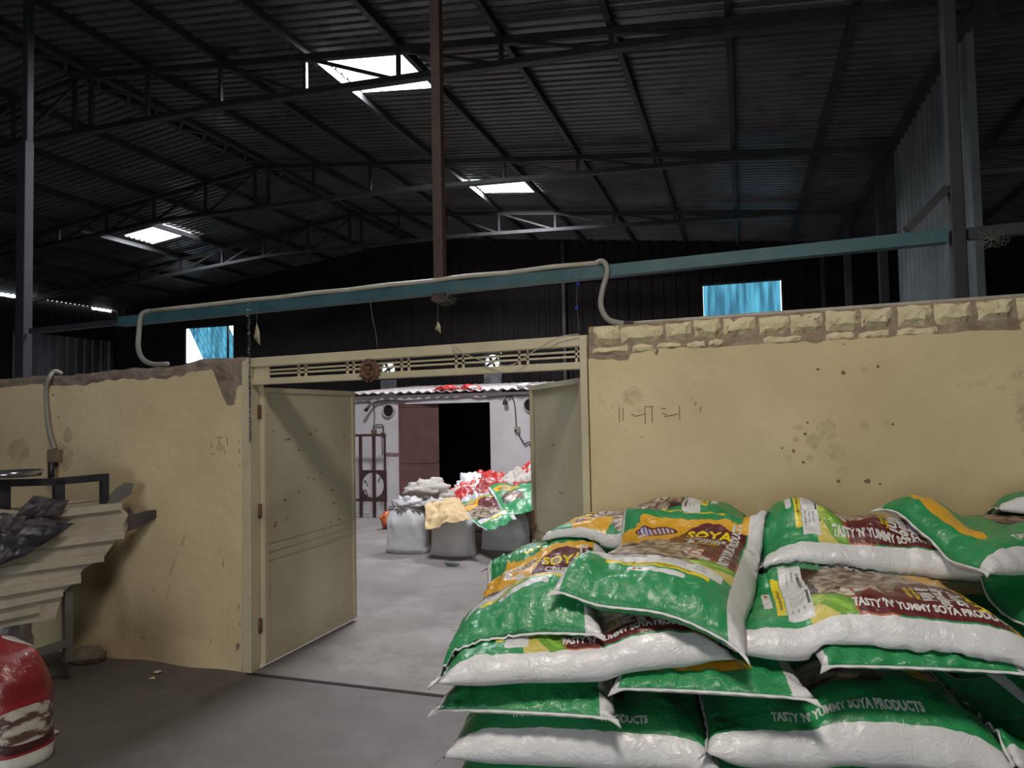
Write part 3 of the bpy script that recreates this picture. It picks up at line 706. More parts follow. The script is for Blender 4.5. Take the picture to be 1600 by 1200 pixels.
# rusty round ornament on the transom
q = at(577, 579, YG - .06); dz = MB()
pf = [(0.0, -.012), (.020, -.012), (.034, -.006), (.043, -.022), (.050, -.022), (.054, -.008), (.066, -.006), (.066, .010), (0, .012)]
dz.lathe(pf, (0, 0, 0), 28, 0, 'y')
for k in range(14):
    a = 2 * PI * k / 14; dz.box((.070 * math.cos(a), 0, .070 * math.sin(a)), (.016, .012, .016), 0, Matrix.Rotation(-a, 3, 'Y'))
dz.v = [tuple(Vector(v) + q) for v in dz.v]
og = dz.build('rust_ornament', MT['rust'], smooth=False, auto=.7); tag(og, 'small round rusty face ornament fixed on the barred lintel of the gate', 'ornament')
fm = MB()
for dx, dzz, sx, szz in ((-.016, .010, .012, .007), (.016, .010, .012, .007), (0, -.006, .007, .014), (0, -.022, .016, .005)):
    fm.lathe([(0, -.02), (.6, -.014), (.9, -.006), (1, 0)], (0, 0, 0), 12, 0, 'y')
    nv = 4 * 12
    for i in range(len(fm.v) - nv, len(fm.v)):
        v = fm.v[i]; fm.v[i] = (v[0] * sx + dx + q.x, v[1] + q.y - .006, v[2] * szz + dzz + q.z)
fm.build('face', MT['rust'], og, smooth=True)

# ================================================================== BACK WINDOWS, FANS
def win(n_, x0, x1, z0, z1, tilt):
    t = bpy.data.objects.new('window_%d' % n_, None); C.objects.link(t); t.location = ((x0 + x1) / 2, Y_BACK, z0); t['kind'] = 'structure'
    part('frame', MT['steel'], t, lambda m: [m.bar(a, b, .04) for a, b in (((x0, Y_BACK, z0), (x0, Y_BACK, z1)), ((x1, Y_BACK, z0), (x1, Y_BACK, z1)), ((x0, Y_BACK, z1), (x1, Y_BACK, z1)), ((x0, Y_BACK, z0), (x1, Y_BACK, z0)))])
    def sh(m):
        if tilt:
            sheet(m, (x0 + .03, Y_BACK + .08, z1 + .02), Vector((1, 0, -.02)).normalized(), Vector((.55, 0, -1)).normalized(), (0, 1, 0), x1 - x0 - .28, (z1 - z0) * 1.22, .14, .03)
        else: sheet(m, (x0 + .02, Y_BACK + .1, z0), (1, 0, 0), (0, 0, 1), (0, 1, 0), x1 - x0 - .05, z1 - z0 + .02, .14, .03)
    part('pane', MT['bluepane'], t, sh)
    if tilt: part('mullion', MT['steel'], t, lambda m: m.bar((x1 - .20, Y_BACK, z0), (x1 - .20, Y_BACK, z1), .04))
win(1, *wins[0], True); win(2, *wins[1], False)
for (x, z), lb in zip(fans, ('left of two round exhaust openings glowing in the dark gable wall, beside the rusty ornament', 'right of two round exhaust openings glowing in the dark gable wall')):
    t = empty('exhaust_fan', (x, Y_BACK - .05, z), lb, 'fan', 'exhaust fans in the gable wall')
    def ringf(m):
        n = 28; o = []; i_ = []
        for k in range(n):
            a = 2 * PI * k / n; c, s = math.cos(a), math.sin(a); q_ = .23 / max(abs(c), abs(s)); o.append((x + q_ * c, Y_BACK - .05, z + q_ * s)); i_.append((x + .175 * c, Y_BACK - .05, z + .175 * s))
        bk = [(p[0], p[1] + .08, p[2]) for p in i_]
        m.add(o + i_ + bk, [(k, (k + 1) % n, n + (k + 1) % n, n + k) for k in range(n)] + [(n + k, n + (k + 1) % n, 2 * n + (k + 1) % n, 2 * n + k) for k in range(n)])
    part('housing', MT['steel'], t, ringf)
    def bl(m):
        for k in range(4):
            a = 2 * PI * k / 4 + .5; m.box((x + .085 * math.cos(a), Y_BACK - .02, z + .085 * math.sin(a)), (.15, .006, .075), 0, Matrix.Rotation(-a, 3, 'Y') @ Matrix.Rotation(.5, 3, 'X'))
    part('blades', MT['steel'], t, bl)
    part('hub', MT['steel'], t, lambda m: m.lathe([(0, -.04), (.03, -.035), (.03, .03)], (x, Y_BACK - .02, z), 14, 0, 'y'))
    # pale sheet paints the reflection below the fan
    part('reflection_sheet', noise_mat('painted_reflection_grey', (.12, .12, .13, 1), (.3, .3, .32, 1), .35, 6, 5, .4), t, lambda m: m.box((x + .02, Y_BACK - .07, z - .50), (.42, .02, .50)))

# ================================================================== THE WHITE STOREROOM IN THE YARD
YS = 11.4; SX0, SX1, SH = -6.88, -1.2, 2.13; DX0, DX1, DZ = -5.90, -4.15, 1.965
sr = empty('storeroom', ((SX0 + SX1) / 2, YS, 0), 'low whitewashed storeroom with a cement sheet roof seen through the gateway', 'building')
def srw(m):
    T = .2
    m.box(((SX0 + DX0) / 2, YS + T / 2, SH / 2), (DX0 - SX0, T, SH)); m.box(((DX1 + SX1) / 2, YS + T / 2, SH / 2), (SX1 - DX1, T, SH))
    m.box(((DX0 + DX1) / 2, YS + T / 2, (DZ + SH) / 2), (DX1 - DX0, T, SH - DZ))
    m.box((SX0 + .1, YS + 1.6, SH / 2), (.2, 2.8, SH)); m.box((SX1 - .1, YS + 1.6, SH / 2), (.2, 2.8, SH)); m.box(((SX0 + SX1) / 2, YS + 3.0, SH / 2), (SX1 - SX0, .2, SH))
part('wall', MT['white_wall'], sr, srw)
part('shade_lining', MT['black'], sr, lambda m: (m.box((DX0 - .3, YS + 1.5, 1.05), (.03, 2.5, 2.08)), m.box((DX1 + .3, YS + 1.5, 1.05), (.03, 2.5, 2.08)), m.box(((DX0 + DX1) / 2, YS + 2.75, 1.05), (2.5, .03, 2.08)), m.box(((DX0 + DX1) / 2, YS + 1.5, 2.10), (2.5, 2.5, .03)), m.box(((DX0 + DX1) / 2, YS + 1.5, .01), (2.4, 2.3, .02))))  # black boxes paint in the shade of the unlit interior
def srr(m):
    n = 400; L = SX1 - SX0 + .5; P = []; F_ = []
    for i in range(n + 1):
        x = SX0 - .25 + L * i / n; h = .017 * math.sin(2 * PI * (x) / .177)
        e = .02 * noise.noise(Vector((math.floor(x / 1.05) * 3.1, 0, 0))) 
        for j, (y, z) in enumerate(((YS - .16, SH + .035), (YS + 3.2, SH + .28))):
            P.append((x, y + e * (j == 0) * 3, z + h)); P.append((x, y + e * (j == 0) * 3, z + h + .012))
    for i in range(n):
        a = i * 4; b = a + 4
        F_ += [(a, b, b + 2, a + 2), (a + 1, a + 3, b + 3, b + 1), (a, a + 1, b + 1, b), (a + 2, b + 2, b + 3, a + 3)]
    m.add(P, F_)
part('roof', MT['asb'], sr, srr, smooth=False)
# maroon door leaf, turned inward
def srd(m):
    d = Vector((math.cos(math.radians(10)), math.sin(math.radians(10)), 0)); n = Vector((-d.y, d.x, 0)); R = Matrix((d, n, Vector((0, 0, 1)))).transposed()
    o = Vector((DX0 + .01, YS - .01, 0)); W = .74
    m.box(o + d * W / 2 + Vector((0, 0, .99)), (W, .012, 1.93), 0, R)
    for a in (.02, W - .02): m.box(o + d * a + n * -.012 + Vector((0, 0, .99)), (.04, .02, 1.93), 0, R)
    for z in (.05, .93, 1.93): m.box(o + d * W / 2 + n * -.012 + Vector((0, 0, z)), (W, .02, .035), 0, R)
part('door', MT['maroon'], sr, srd)
for u, v, lb in ((607, 642, 'round dark vent pipe in the white storeroom wall, left of the maroon door'), (829, 633, 'round dark vent pipe in the white wall, half hidden by the right gate leaf')):
    q = at(u, v, YS - .02); t = empty('vent_pipe', q, lb, 'vent')
    part('collar', MT['white_wall'] if 0 else MT['asb'], t, lambda m: m.lathe([(.105, .05), (.105, -.03), (.122, -.035), (.128, .0), (.128, .05)], q, 28, 0, 'y'), smooth=True)
    part('opening', MT['black'], t, lambda m: m.lathe([(0, .012), (.105, .012)], q, 28, 0, 'y'))  # black disc paints the shade inside the pipe
# cables, lamp, switch boxes on the storeroom
def zz(u, v): return (540 + u / 5., 590 + v / 5.)
yw = YS - .03
P_ = [at(*zz(*p), yw) for p in ((-30, 205), (60, 198), (150, 190), (220, 196), (300, 178), (460, 180), (560, 176), (700, 164), (860, 160), (960, 150), (1040, 161), (1180, 150), (1290, 140), (1400, 140), (1600, 138))]
tube_obj('cable', spline(P_, 5), .011, MT['cable'], 'grey cable running along the top of the white storeroom wall', 'cable', n=6)
t = empty('arm_lamp', at(*zz(220, 190), yw), 'grey lamp arm on the storeroom wall above the iron weighing frame', 'lamp')
tube_obj('arm', spline([at(*zz(460, 186), yw - .03), at(*zz(340, 178), yw - .03), at(*zz(235, 192), yw - .06), at(*zz(190, 218), yw - .15)], 5), .02, MT['cable'], '', '', t)
part('lamp_head', MT['steel'], t, lambda m: m.tube([at(*zz(190, 216), yw - .15), at(*zz(152, 262), yw - .19)], [.022, .035], 12), smooth=True)
t = empty('wall_lamp', at(*zz(1245, 190), yw - .06), 'small dark bulb holder hanging on the storeroom wall right of the doorway', 'lamp')
part('lamp_shade', MT['gate'], t, lambda m: m.lathe([(.012, .05), (.03, .03), (.045, -.035), (.04, -.05), (0, -.045)], at(*zz(1245, 190), yw - .06), 16), smooth=True)
tube_obj('stem', spline([at(*zz(1245, 175), yw - .06), at(*zz(1262, 152), yw - .04), at(*zz(1300, 148), yw)], 5), .01, MT['cable'], '', '', t, n=6)
t = empty('wiring', at(*zz(1340, 410), yw), 'thin drop wire with a small pale switch on the storeroom wall, right of the doorway', 'wiring')
tube_obj('wire', spline([at(*zz(*p), yw) for p in ((1300, 148), (1318, 200), (1328, 300), (1332, 385))], 5), .009, MT['cable'], '', '', t, n=6)
part('switch', MT['conduit'], t, lambda m: m.box(at(*zz(1340, 408), yw - .005), (.09, .04, .11)), bevel=.006)
part('socket', MT['cable'], t, lambda m: m.box(at(*zz(1328, 414), yw - .03), (.04, .02, .05)))
tube_obj('wire', spline([at(*zz(*p), yw - .01) for p in ((1345, 435), (1372, 480), (1398, 522), (1420, 508), (1450, 505), (1462, 518), (1430, 525))], 5), .012, MT['cable'], '', '', t, n=6)
t = empty('wiring', at(*zz(225, 420), yw), 'drop wire and small switch box above the iron weighing frame', 'wiring')
tube_obj('wire', spline([at(*zz(*p), yw) for p in ((218, 205), (226, 300), (218, 400))], 5), .010, MT['cable'], '', '', t, n=6)
tube_obj('wire', spline([at(*zz(*p), yw - .02) for p in ((215, 395), (232, 375), (275, 368), (294, 385), (292, 430))], 5), .012, MT['cable'], '', '', t, n=6)
part('switch', MT['brownbox'], t, lambda m: (m.box(at(*zz(222, 425), yw - .01), (.09, .05, .09)), m.box(at(*zz(290, 440), yw - .01), (.06, .04, .06))), bevel=.004)
m = MB(); m.bar(at(*zz(318, 597), YS - .012), at(*zz(412, 600), YS - .012), .02, .05); m.bar(at(*zz(288, 470), YS - .012), at(*zz(290, 600), YS - .012), .05, .02, up=(1, 0, 0))
tag(m.build('wall_stain_mark', noise_mat('faded_maroon_stain', (.22, .13, .13, 1), (.34, .25, .25, 1), .9)), 'faded maroon batten on the white wall left of the maroon door', 'stain')  # thin bars stand in for a maroon stain on the wall

# iron frame with a round scroll
YF = 10.95
fr = empty('iron_frame', at(*zz(190, 1050), YF), 'narrow brown-red iron frame with a round scroll panel, against the white storeroom', 'frame')
f0 = lambda u, v, y=YF: at(*zz(u, v), y)
zt = f0(200, 450).z; zbm = f0(200, 958).z
xs_ = [f0(118, 700).x, f0(222, 700).x, f0(308, 700).x]
part('top_rail', MT['gate'], fr, lambda m: m.bar((f0(35, 700).x, YF, zt), (xs_[2] + .02, YF, zt), .04))
for i, x in enumerate(xs_):
    part('upright', MT['gate'], fr, lambda m: m.bar((x, YF, .0), (x, YF, zt), .045 if i < 2 else .03))
part('upright', MT['gate'], fr, lambda m: m.bar((f0(45, 700).x, YF, 0), (f0(45, 700).x, YF, zt), .04))
part('bottom_rail', MT['gate'], fr, lambda m: m.bar((f0(45, 700).x, YF, zbm), (xs_[2] + .02, YF, zbm), .04))
def ringp(m):
    cx = (xs_[0] + xs_[2]) / 2; w = (xs_[2] - xs_[0]) / 2; cz = zbm + w + .02; n = 40; o = []; i_ = []
    for y in (YF - .012, YF + .012):
        for k in range(n):
            a = 2 * PI * k / n; c, s = math.cos(a), math.sin(a); q_ = (w + .03) / max(abs(c), abs(s)) * .98
            o.append((cx + q_ * c, y, cz + min(q_ * s, w + .03))); i_.append((cx + (w - .02) * c, y, cz + (w - .02) * s))
    N2 = len(o); v = o + i_
    F_ = [(k, (k + 1) % n, N2 + (k + 1) % n, N2 + k) for k in range(n)] + [(n + k, n + (k + 1) % n, N2 + n + (k + 1) % n, N2 + n + k) for k in range(n)] + [(N2 + k, N2 + (k + 1) % n, N2 + n + (k + 1) % n, N2 + n + k) for k in range(n)]
    m.add(v, F_)
    for sx, a0 in ((-1, .3), (-1, -1.2), (1, 1.0)):
        pts = [Vector((cx + sx * (w * .75 - .07 * t_ * 0 - (w * .35) * t_), YF, cz + a0 * w * .45 + .05 * math.sin(t_ * 5))) for t_ in [i / 10 for i in range(11)]]
        m.tube(pts, .009, 6)
part('scroll_panel', MT['gate'], fr, ringp)

# ================================================================== LEFT CORNER: DUSTY HOPPER, BLACK FRAME, TARPAULIN, RED SACK
P0 = at(200, 835, 3.93); DV = Vector((.30, .954, 0)).normalized(); PV = Vector((DV.y, -DV.x, 0))   # DV runs away along its side, PV faces the aisle
def on(u, v, off=0.0):
    r = Vector(ray(u, v)); o = Vector((0, 0, CAM_H)); t = ((P0 + PV * off) - o).dot(PV) / r.dot(PV); return o + r * t
hp = empty('hopper', on(60, 1010), 'dusty cream stepped sheet metal hopper on a grey stand against the left yellow wall', 'hopper')
def slab(m, pts, off, th, mi=0):              # polygon in the side plane, given thickness away from the aisle
    f = [on(u, v) + PV * off for u, v in pts]; b = [p - PV * th for p in f]; n = len(f)
    m.add(f + b, [tuple(range(n)), tuple(range(n, 2 * n))[::-1]] + [(k, (k + 1) % n, n + (k + 1) % n, n + k) for k in range(n)], mi)
part('body', MT['hopper'], hp, lambda m: slab(m, [(-40, 795), (60, 803), (185, 792), (197, 803), (200, 815), (196, 828), (180, 842), (160, 870), (128, 888), (118, 905), (96, 925), (84, 965), (-40, 985)], 0, .40), bevel=.01)
for i, (x0, x1, y0, y1, h) in enumerate(((-40, 186, 812, 786, 9), (-40, 190, 858, 829, 11), (-40, 158, 892, 866, 10), (-40, 122, 925, 898, 11), (-40, 94, 948, 921, 9), (-40, 58, 968, 947, 8))):
    part('ledge', MT['hopper'], hp, lambda m: slab(m, [(x0, y0), (x1, y1), (x1, y1 + h), (x0, y0 + h)], .035, .46), bevel=.004)
part('leg', MT['greyleg'], hp, lambda m: slab(m, [(104, 908), (116, 906), (116, 1034), (104, 1036)], -.02, .05))
part('leg', MT['greyleg'], hp, lambda m: slab(m, [(-30, 960), (-16, 960), (-16, 1105), (-30, 1106)], -.02, .05))
part('stand_rail', MT['greyleg'], hp, lambda m: slab(m, [(-30, 1046), (10, 1032), (106, 1000), (106, 1011), (12, 1043), (-30, 1058)], -.0, .04))
bf = empty('steel_stand', on(90, 800, .06), 'black painted rectangular steel frame standing on the cream hopper', 'frame')
part('top_bar', MT['blackpaint'], bf, lambda m: slab(m, [(-40, 751), (90, 748), (176, 740), (176, 751), (90, 759), (-40, 763)], -.05, .05))
for x0, w in ((4, 18), (91, 16), (165, 11)):
    part('upright', MT['blackpaint'], bf, lambda m: slab(m, [(x0, 752), (x0 + w, 751), (x0 + w, 797 if x0 > 20 else 806), (x0, 798 if x0 > 20 else 806)], -.05, .045))
def tray(m):
    c = on(20, 746, -.07); m.lathe([(0, .0), (.15, .0), (.165, .03), (.17, .03), (.155, -.006), (0, -.008)], c + Vector((0, 0, .012)), 28)
tm = MB(); tray(tm); o = tm.build('steel_tray', flat_mat('polished_steel', (.35, .36, .38, 1), .18), smooth=True); o.data.materials[0].node_tree.nodes['Principled BSDF'].inputs['Metallic'].default_value = .9
tag(o, 'shallow shiny steel tray lying on the black frame at the left edge', 'tray')
def crumple(name, c4, nu, nv, amp, freq, seed, mat, label, cat, group=None, sag=0, th=.004, uv=None, droop=None, fold=0):
    """a crumpled cloth spanning four world corners (near-left, near-right, far-right, far-left)"""
    a, b, c, d = [Vector(p) for p in c4]; m = MB(); P = []; F_ = []; U = []
    nrm = (b - a).cross(d - a).normalized()
    if nrm.z < 0: nrm = -nrm
    for i in range(nu + 1):
        for j in range(nv + 1):
            u, v = i / nu, j / nv
            eu = .05 * noise.noise(Vector((u * 3 + seed, v * 3, 1))); ev = .06 * noise.noise(Vector((u * 3, v * 3 + seed, 5)))
            uu, vv = u + eu, v + ev
            p = a * (1 - uu) * (1 - vv) + b * uu * (1 - vv) + c * uu * vv + d * (1 - uu) * vv
            q = p * freq + Vector((seed * 7.3, 0, 0))
            h = amp * (abs(noise.noise(q)) * 1.7 - .35) + amp * .45 * (abs(noise.noise(q * 2.3)) * 1.6 - .3) + amp * .2 * noise.noise(q * 5)
            h += sag * (1 - (2 * u - 1) ** 2) * (1 - (2 * v - 1) ** 2)
            p = p + nrm * h
            if fold: p += (b - a).normalized() * fold * noise.noise(q * 1.7 + Vector((9, 9, 9)))
            P.append(p); U.append((u, v))
    uvs = []
    for i in range(nu):
        for j in range(nv):
            k = i * (nv + 1) + j; f = (k, k + nv + 1, k + nv + 2, k + 1); F_.append(f)
            uvs.append([(uv(*U[t]) if uv else U[t]) for t in f])
    m.add(P, F_, 0, uvs)
    o = m.build(name, mat, smooth=True)
    s = o.modifiers.new('thickness', 'SOLIDIFY'); s.thickness = th; s.offset = 0
    return tag(o, label, cat, group)
crumple('tarpaulin', [on(-30, 905, .10), on(60, 842, .12), on(112, 812, .06), on(-30, 800, .0)], 40, 26, .05, 7, 1, MT['darkcloth'], 'crumpled dark purple-grey tarpaulin heaped on the left part of the cream hopper', 'tarpaulin', sag=.05)
crumple('black_sheet', [on(-30, 892, .13), on(40, 868, .14), on(116, 818, .10), on(-10, 826, .09)], 36, 14, .025, 6, 4, MT['blackpaint'], 'glossy black plastic sheet folded below the dark tarpaulin on the hopper', 'sheet', sag=.02)
crumple('rag', [on(22, 806, .07), on(92, 808, .09), on(108, 782, .05), on(52, 776, .02)], 24, 14, .04, 9, 6, MT['darkcloth'], 'small dark rag bunched up just below the middle upright of the black frame', 'rag', sag=.04)
def offcut(name, px, off, th, mat, label):
    m = MB(); slab(m, px, off, th); o = m.build(name, mat, bevel=.006); return tag(o, label, 'offcut', 'sheet offcuts at the hopper end')
offcut('metal_offcut', [(176, 790), (186, 784), (206, 772), (209, 757), (202, 756), (188, 765), (172, 787)], -.02, .05, MT['greyleg'], 'grey bent metal offcut sticking up at the right end of the hopper top')
offcut('metal_offcut', [(190, 829), (195, 831), (214, 824), (243, 808), (243, 798), (226, 801), (210, 806), (204, 795), (201, 806)], .0, .03, MT['darkcloth'], 'dark forked offcut poking out from the right end of the hopper')
# wiring on the left wall
yl = Y_MID - .022
t = empty('conduit', at(80, 640, yl), 'grey hose coming down the left yellow wall to a brown switch box', 'conduit')
tube_obj('flexible_hose', spline([at(*p) for p in ((95, 583, 4.40), (85, 580, 4.22), (77, 590, yl), (72, 612, yl), (74, 650, yl), (79, 680, yl), (86, 702, yl))]), .016, MT['hose'], '', '', t)
t = empty('switch_box', at(85, 712, yl), 'small brown switch box with a black plug on the left yellow wall', 'switch')
part('box', MT['brownbox'], t, lambda m: m.box(at(86, 712, Y_MID - .02), (.115, .05, .10)), bevel=.006)
part('plug', MT['blackpaint'], t, lambda m: (m.tube([at(80, 722, Y_MID - .06), at(80, 748, Y_MID - .06)], .022, 10)), smooth=True)
# lumps of plastic under the hopper, rubble, paper scraps
def lump(name, c, r, seed, mat, label, cat, group=None, amp=.35, f=1.6):
    m = MB(); nu, nv = 28, 18; P = []; F_ = []
    for j in range(nv + 1):
        for i in range(nu):
            a = 2 * PI * i / nu; b = PI * j / nv
            d = Vector((math.cos(a) * math.sin(b), math.sin(a) * math.sin(b), math.cos(b)))
            k = 1 + amp * (abs(noise.noise(d * f + Vector((seed, 0, 0)))) * 2 - .5) + amp * .4 * noise.noise(d * f * 3 + Vector((seed, 3, 0)))
            P.append(Vector((c[0] + d.x * r[0] * k, c[1] + d.y * r[1] * k, max(.003, c[2] + d.z * r[2] * k))))
    for j in range(nv):
        for i in range(nu): F_.append((j * nu + i, j * nu + (i + 1) % nu, (j + 1) * nu + (i + 1) % nu, (j + 1) * nu + i))
    m.add(P, F_); o = m.build(name, mat, smooth=True); return tag(o, label, cat, group)
q = at(20, 1000, 3.45); lump('plastic_bag', (q.x, q.y, .22), (.11, .13, .28), 3, MT['film'], 'crumpled whitish plastic bag standing on the floor under the hopper, above the red sack', 'bag')
q = at(42, 1045, 3.3); lump('grey_bag', (q.x, q.y, .08), (.13, .12, .12), 8, MT['greyleg'], 'grey plastic bag lying under the stand rail of the hopper behind the red sack', 'bag')
q = at(137, 1030, 4.0); lump('rubble_lump', (q.x, 4.0, .03), (.14, .10, .075), 12, MT['stone'], 'low brown lump of rubble at the foot of the left wall beside the hopper leg', 'rubble', amp=.2)
rn = random.Random(11)
def scrap(u, v, s, mat, label, rot=0, cat='litter'):
    r = ray(u, v); t = -CAM_H / r[2]; x, y = r[0] * t, r[1] * t
    m = MB(); k = 7; P = []
    for i in range(k):
        a = 2 * PI * i / k; rr = s * rn.uniform(.5, 1.1); P.append((x + rr * math.cos(a + rot) * 1.5, y + rr * math.sin(a + rot), .004 + .012 * rn.random()))
    P.append((x, y, .016)); m.add(P, [(i, (i + 1) % k, k) for i in range(k)])
    o = m.build('paper_scrap', mat); s_ = o.modifiers.new('thickness', 'SOLIDIFY'); s_.thickness = .002
    tag(o, label, cat)
scrap(246, 1052, .03, MT['paper'], 'torn pinkish paper scrap on the floor before the left yellow wall', .8)
scrap(236, 1062, .02, MT['paper'], 'smaller torn paper scrap on the floor just left below the pinkish one', .3)
scrap(82, 1147, .035, MT['paper'], 'crumpled pale paper scrap on the floor beside the red sack', .2)
scrap(706, 883, .085, MT['wetgreen'], 'dark green plastic scrap on the yard floor in front of the white sacks', 0)

# ================================================================== HANGING THINGS OVER THE GATE
def tinsel(name, u, v0, v1, y, mats, split, label, seed):
    m = MB(); rn = random.Random(seed); a, b = at(u[0], v0, y), at(u[1], v1, y); n = 420
    m.tube([a, b], .002, 5, 0)
    for i in range(n):
        f = rn.random(); p = a.lerp(b, f); th = rn.uniform(0, 2 * PI); rr = rn.uniform(.010, .028)
        d = Vector((math.cos(th), math.sin(th) * .6, rn.uniform(-.6, .6))) * rr; s = Vector((-d.y, d.x, rn.uniform(-.006, .006))).normalized() * .005
        m.add([p - s, p + s, p + d], [(0, 1, 2)], 1 if f > split else 0)
    return tag(m.build(name, mats), label, 'garland')
tinsel('tinsel_garland', (389, 391), 472, 690, Y_MID - .04, [MT['tinselg'], MT['tinsel']], .40, 'thin green and blue tinsel garland hanging down the left gate post', 5)
t = empty('bead_string', at(904, 430, 4.40), 'thin string with two shiny blue beads hanging from the blue beam', 'string')
part('string', MT['web'], t, lambda m: m.tube([at(903, 425, 4.44), at(901, 470, 4.4), at(905, 517, 4.3)], .0022, 5))
for (u, v) in ((903, 444), (901, 481)):
    part('bead', flat_mat('blue_glass', (.02, .04, .5, 1), .15), t, lambda m: m.lathe([(0, -.012), (.009, -.008), (.012, 0), (.009, .008), (0, .012)], at(u, v, 4.36), 12), smooth=True)
for (u0, v0, v1, w, h, lb) in ((401, 484, 540, 9, 36, 'dried leaf hanging on a thread near the left gate post'), (684, 468, 521, 8, 20, 'dried leaf hanging on a thread below the brown post')):
    t = empty('hanging_leaf', at(u0, v0, 4.42), lb, 'leaf', None)
    part('thread', MT['web'], t, lambda m: m.tube([at(u0, v0 - 6, 4.45), at(u0, v1 - h, 4.35)], .002, 5))
    def lf(m):
        P = [at(u0, v1 - h, 4.35), at(u0 + w * .55, v1 - h * .55, 4.33), at(u0 + w * .6, v1, 4.35), at(u0 - w * .5, v1 - h * .35, 4.38), at(u0, v1 - h * .4, 4.31)]
        m.add(P, [(0, 1, 4), (1, 2, 4), (2, 3, 4), (3, 0, 4)])
    part('leaf_blade', MT['leaf'], t, lf)
tube_obj('hanging_wire', spline([at(578, 462, 4.48), at(581, 490, 4.42), at(587, 520, 4.32), at(590, 544, 4.22)], 6), .003, MT['web'], 'thin pale wire hanging from the blue beam down to the gate lintel', 'wire', n=5)
tube_obj('slack_cord', spline([at(905, 522, Y_MID - .03), at(870, 528, Y_MID - .04), at(835, 548, Y_MID - .05), at(800, 570, Y_MID - .05), at(770, 568, Y_MID - .04), at(725, 553, Y_MID - .03), at(706, 540, Y_MID - .03)], 6), .0035, MT['conduit'], 'thin pale cord drooping across the right half of the gate lintel', 'cord', n=5)
def cobweb(u, v, w, h, y, seed, label):
    m = MB(); rn = random.Random(seed); c = at(u, v, y)
    sx = w / F_PX * y; sz = h / F_PX * y
    anc = [Vector((c.x + sx * math.cos(a), y + rn.uniform(-.03, .03), c.z + sz * math.sin(a))) for a in [PI * k / 6 * 1.0 + rn.uniform(-.2, .2) for k in range(12)]]
    hub = Vector((c.x, y - .02, c.z - sz * .2))
    for a in anc: m.tube([a, hub], .0018, 4)
    for f in (.35, .6, .85):
        for i in range(len(anc)):
            p = hub.lerp(anc[i], f); q_ = hub.lerp(anc[(i + 1) % 12], f); m.tube([p, (p + q_) / 2 + Vector((0, 0, -.012)), q_], .0018, 4)
    tag(m.build('cobweb', MT['web']), label, 'cobweb', kind='stuff')
cobweb(697, 466, 20, 13, 4.48, 1, 'dusty cobweb under the blue beam at the foot of the brown post')
cobweb(496, 96, 16, 12, 6.2, 2, 'pale cobweb on the roof truss left of the nearest skylight hole')
cobweb(1548, 372, 26, 14, 4.48, 3, 'dusty cobweb under the beam right of the black column')

# ================================================================== SACKS IN THE YARD
def floor_pt(u, v): r = ray(u, v); t = -CAM_H / r[2]; return Vector((r[0] * t, r[1] * t, 0))
def upright_sack(name, c, w, d, h, seed, mat, label, group=None, rz=0, topk=.62, uvk=False, lean=(0, 0), cat='sack', tex=0):
    m = MB(); nu, nv = 56, 34; P = []; F_ = []; uvs = []
    rnd = random.Random(seed)
    for j in range(nv + 1):
        f = j / nv
        z = h * f
        base = 1.06 - .10 * (1 - min(1, f / .10)) ** 2 - .14 * max(0, f - .1)
        wid = base if f < .70 else base * (1 - (1 - topk) * ((f - .70) / .30) ** 1.4)
        dep = base if f < .6 else base * (1 - .45 * ((f - .6) / .4) ** 1.3)
        close = max(0, (f - .93) / .07)
        for i in range(nu):
            a = 2 * PI * i / nu; ca, sa = math.cos(a), math.sin(a); e = .62
            x = w / 2 * wid * math.copysign(abs(ca) ** e, ca); y = d / 2 * dep * math.copysign(abs(sa) ** e, sa)
            ear = max(0, 1 - f / .10) * (abs(ca) > .8) * .06 * w
            x += math.copysign(ear, ca)
            k = 1 - .9 * close
            q = Vector((x * 5 + seed, y * 5, z * 2.5)); wr = .010 * noise.noise(q) + .006 * noise.noise(q * 2.7)
            wr += .013 * f * math.sin(a * 9 + seed + z * 14) * abs(noise.noise(q * .6 + Vector((3, 3, 3)))) * 2
            n = Vector((ca, sa, 0)); p = Vector((x * k, y * k, z + .02 * noise.noise(Vector((x * 6, y * 6, seed))) * f)) + n * wr
            p = Matrix.Rotation(rz, 3, 'Z') @ p
            P.append(Vector(c) + p + Vector((lean[0] * f, lean[1] * f, .002)))
    P.append(Vector(c) + Vector((lean[0], lean[1], h * .99))); top = len(P) - 1
    for j in range(nv):
        for i in range(nu):
            F_.append((j * nu + i, j * nu + (i + 1) % nu, (j + 1) * nu + (i + 1) % nu, (j + 1) * nu + i))
            uvs.append([(((i + q_) / nu * 2 + tex) % 2 if q_ == 0 else ((i / nu * 2 + tex) % 2) + 2 / nu, (j + r_) / nv) for q_, r_ in ((0, 0), (1, 0), (1, 1), (0, 1))])
    for i in range(nu): F_.append((nv * nu + i, nv * nu + (i + 1) % nu, top)); uvs.append([(.5, 1)] * 3)
    F_.append(tuple(range(nu))[::-1]); uvs.append([(.5, 0)] * nu)
    m.add(P, F_, 0, uvs)
    return tag(m.build(name, mat, smooth=True), label, cat, group)
GS = 'full white sacks standing in the yard'
c = floor_pt(628, 866); c.y += .18; s1 = upright_sack('white_sack', c, .52, .36, .60, 1, MT['poly'], 'full white woven sack at the left end of the yard heap, clear plastic on top', GS, rz=.05)
c = floor_pt(700, 871); c.y += .17; upright_sack('white_sack', c, .53, .34, .56, 2, MT['poly'], 'full white woven sack in the middle of the row, under the tan cloth', GS, rz=.08)
c = floor_pt(783, 862); c.y += .18; upright_sack('white_sack', c, .60, .34, .52, 3, MT['poly'], 'full white woven sack right of the middle one, under the printed green and yellow bag', GS, rz=.05)
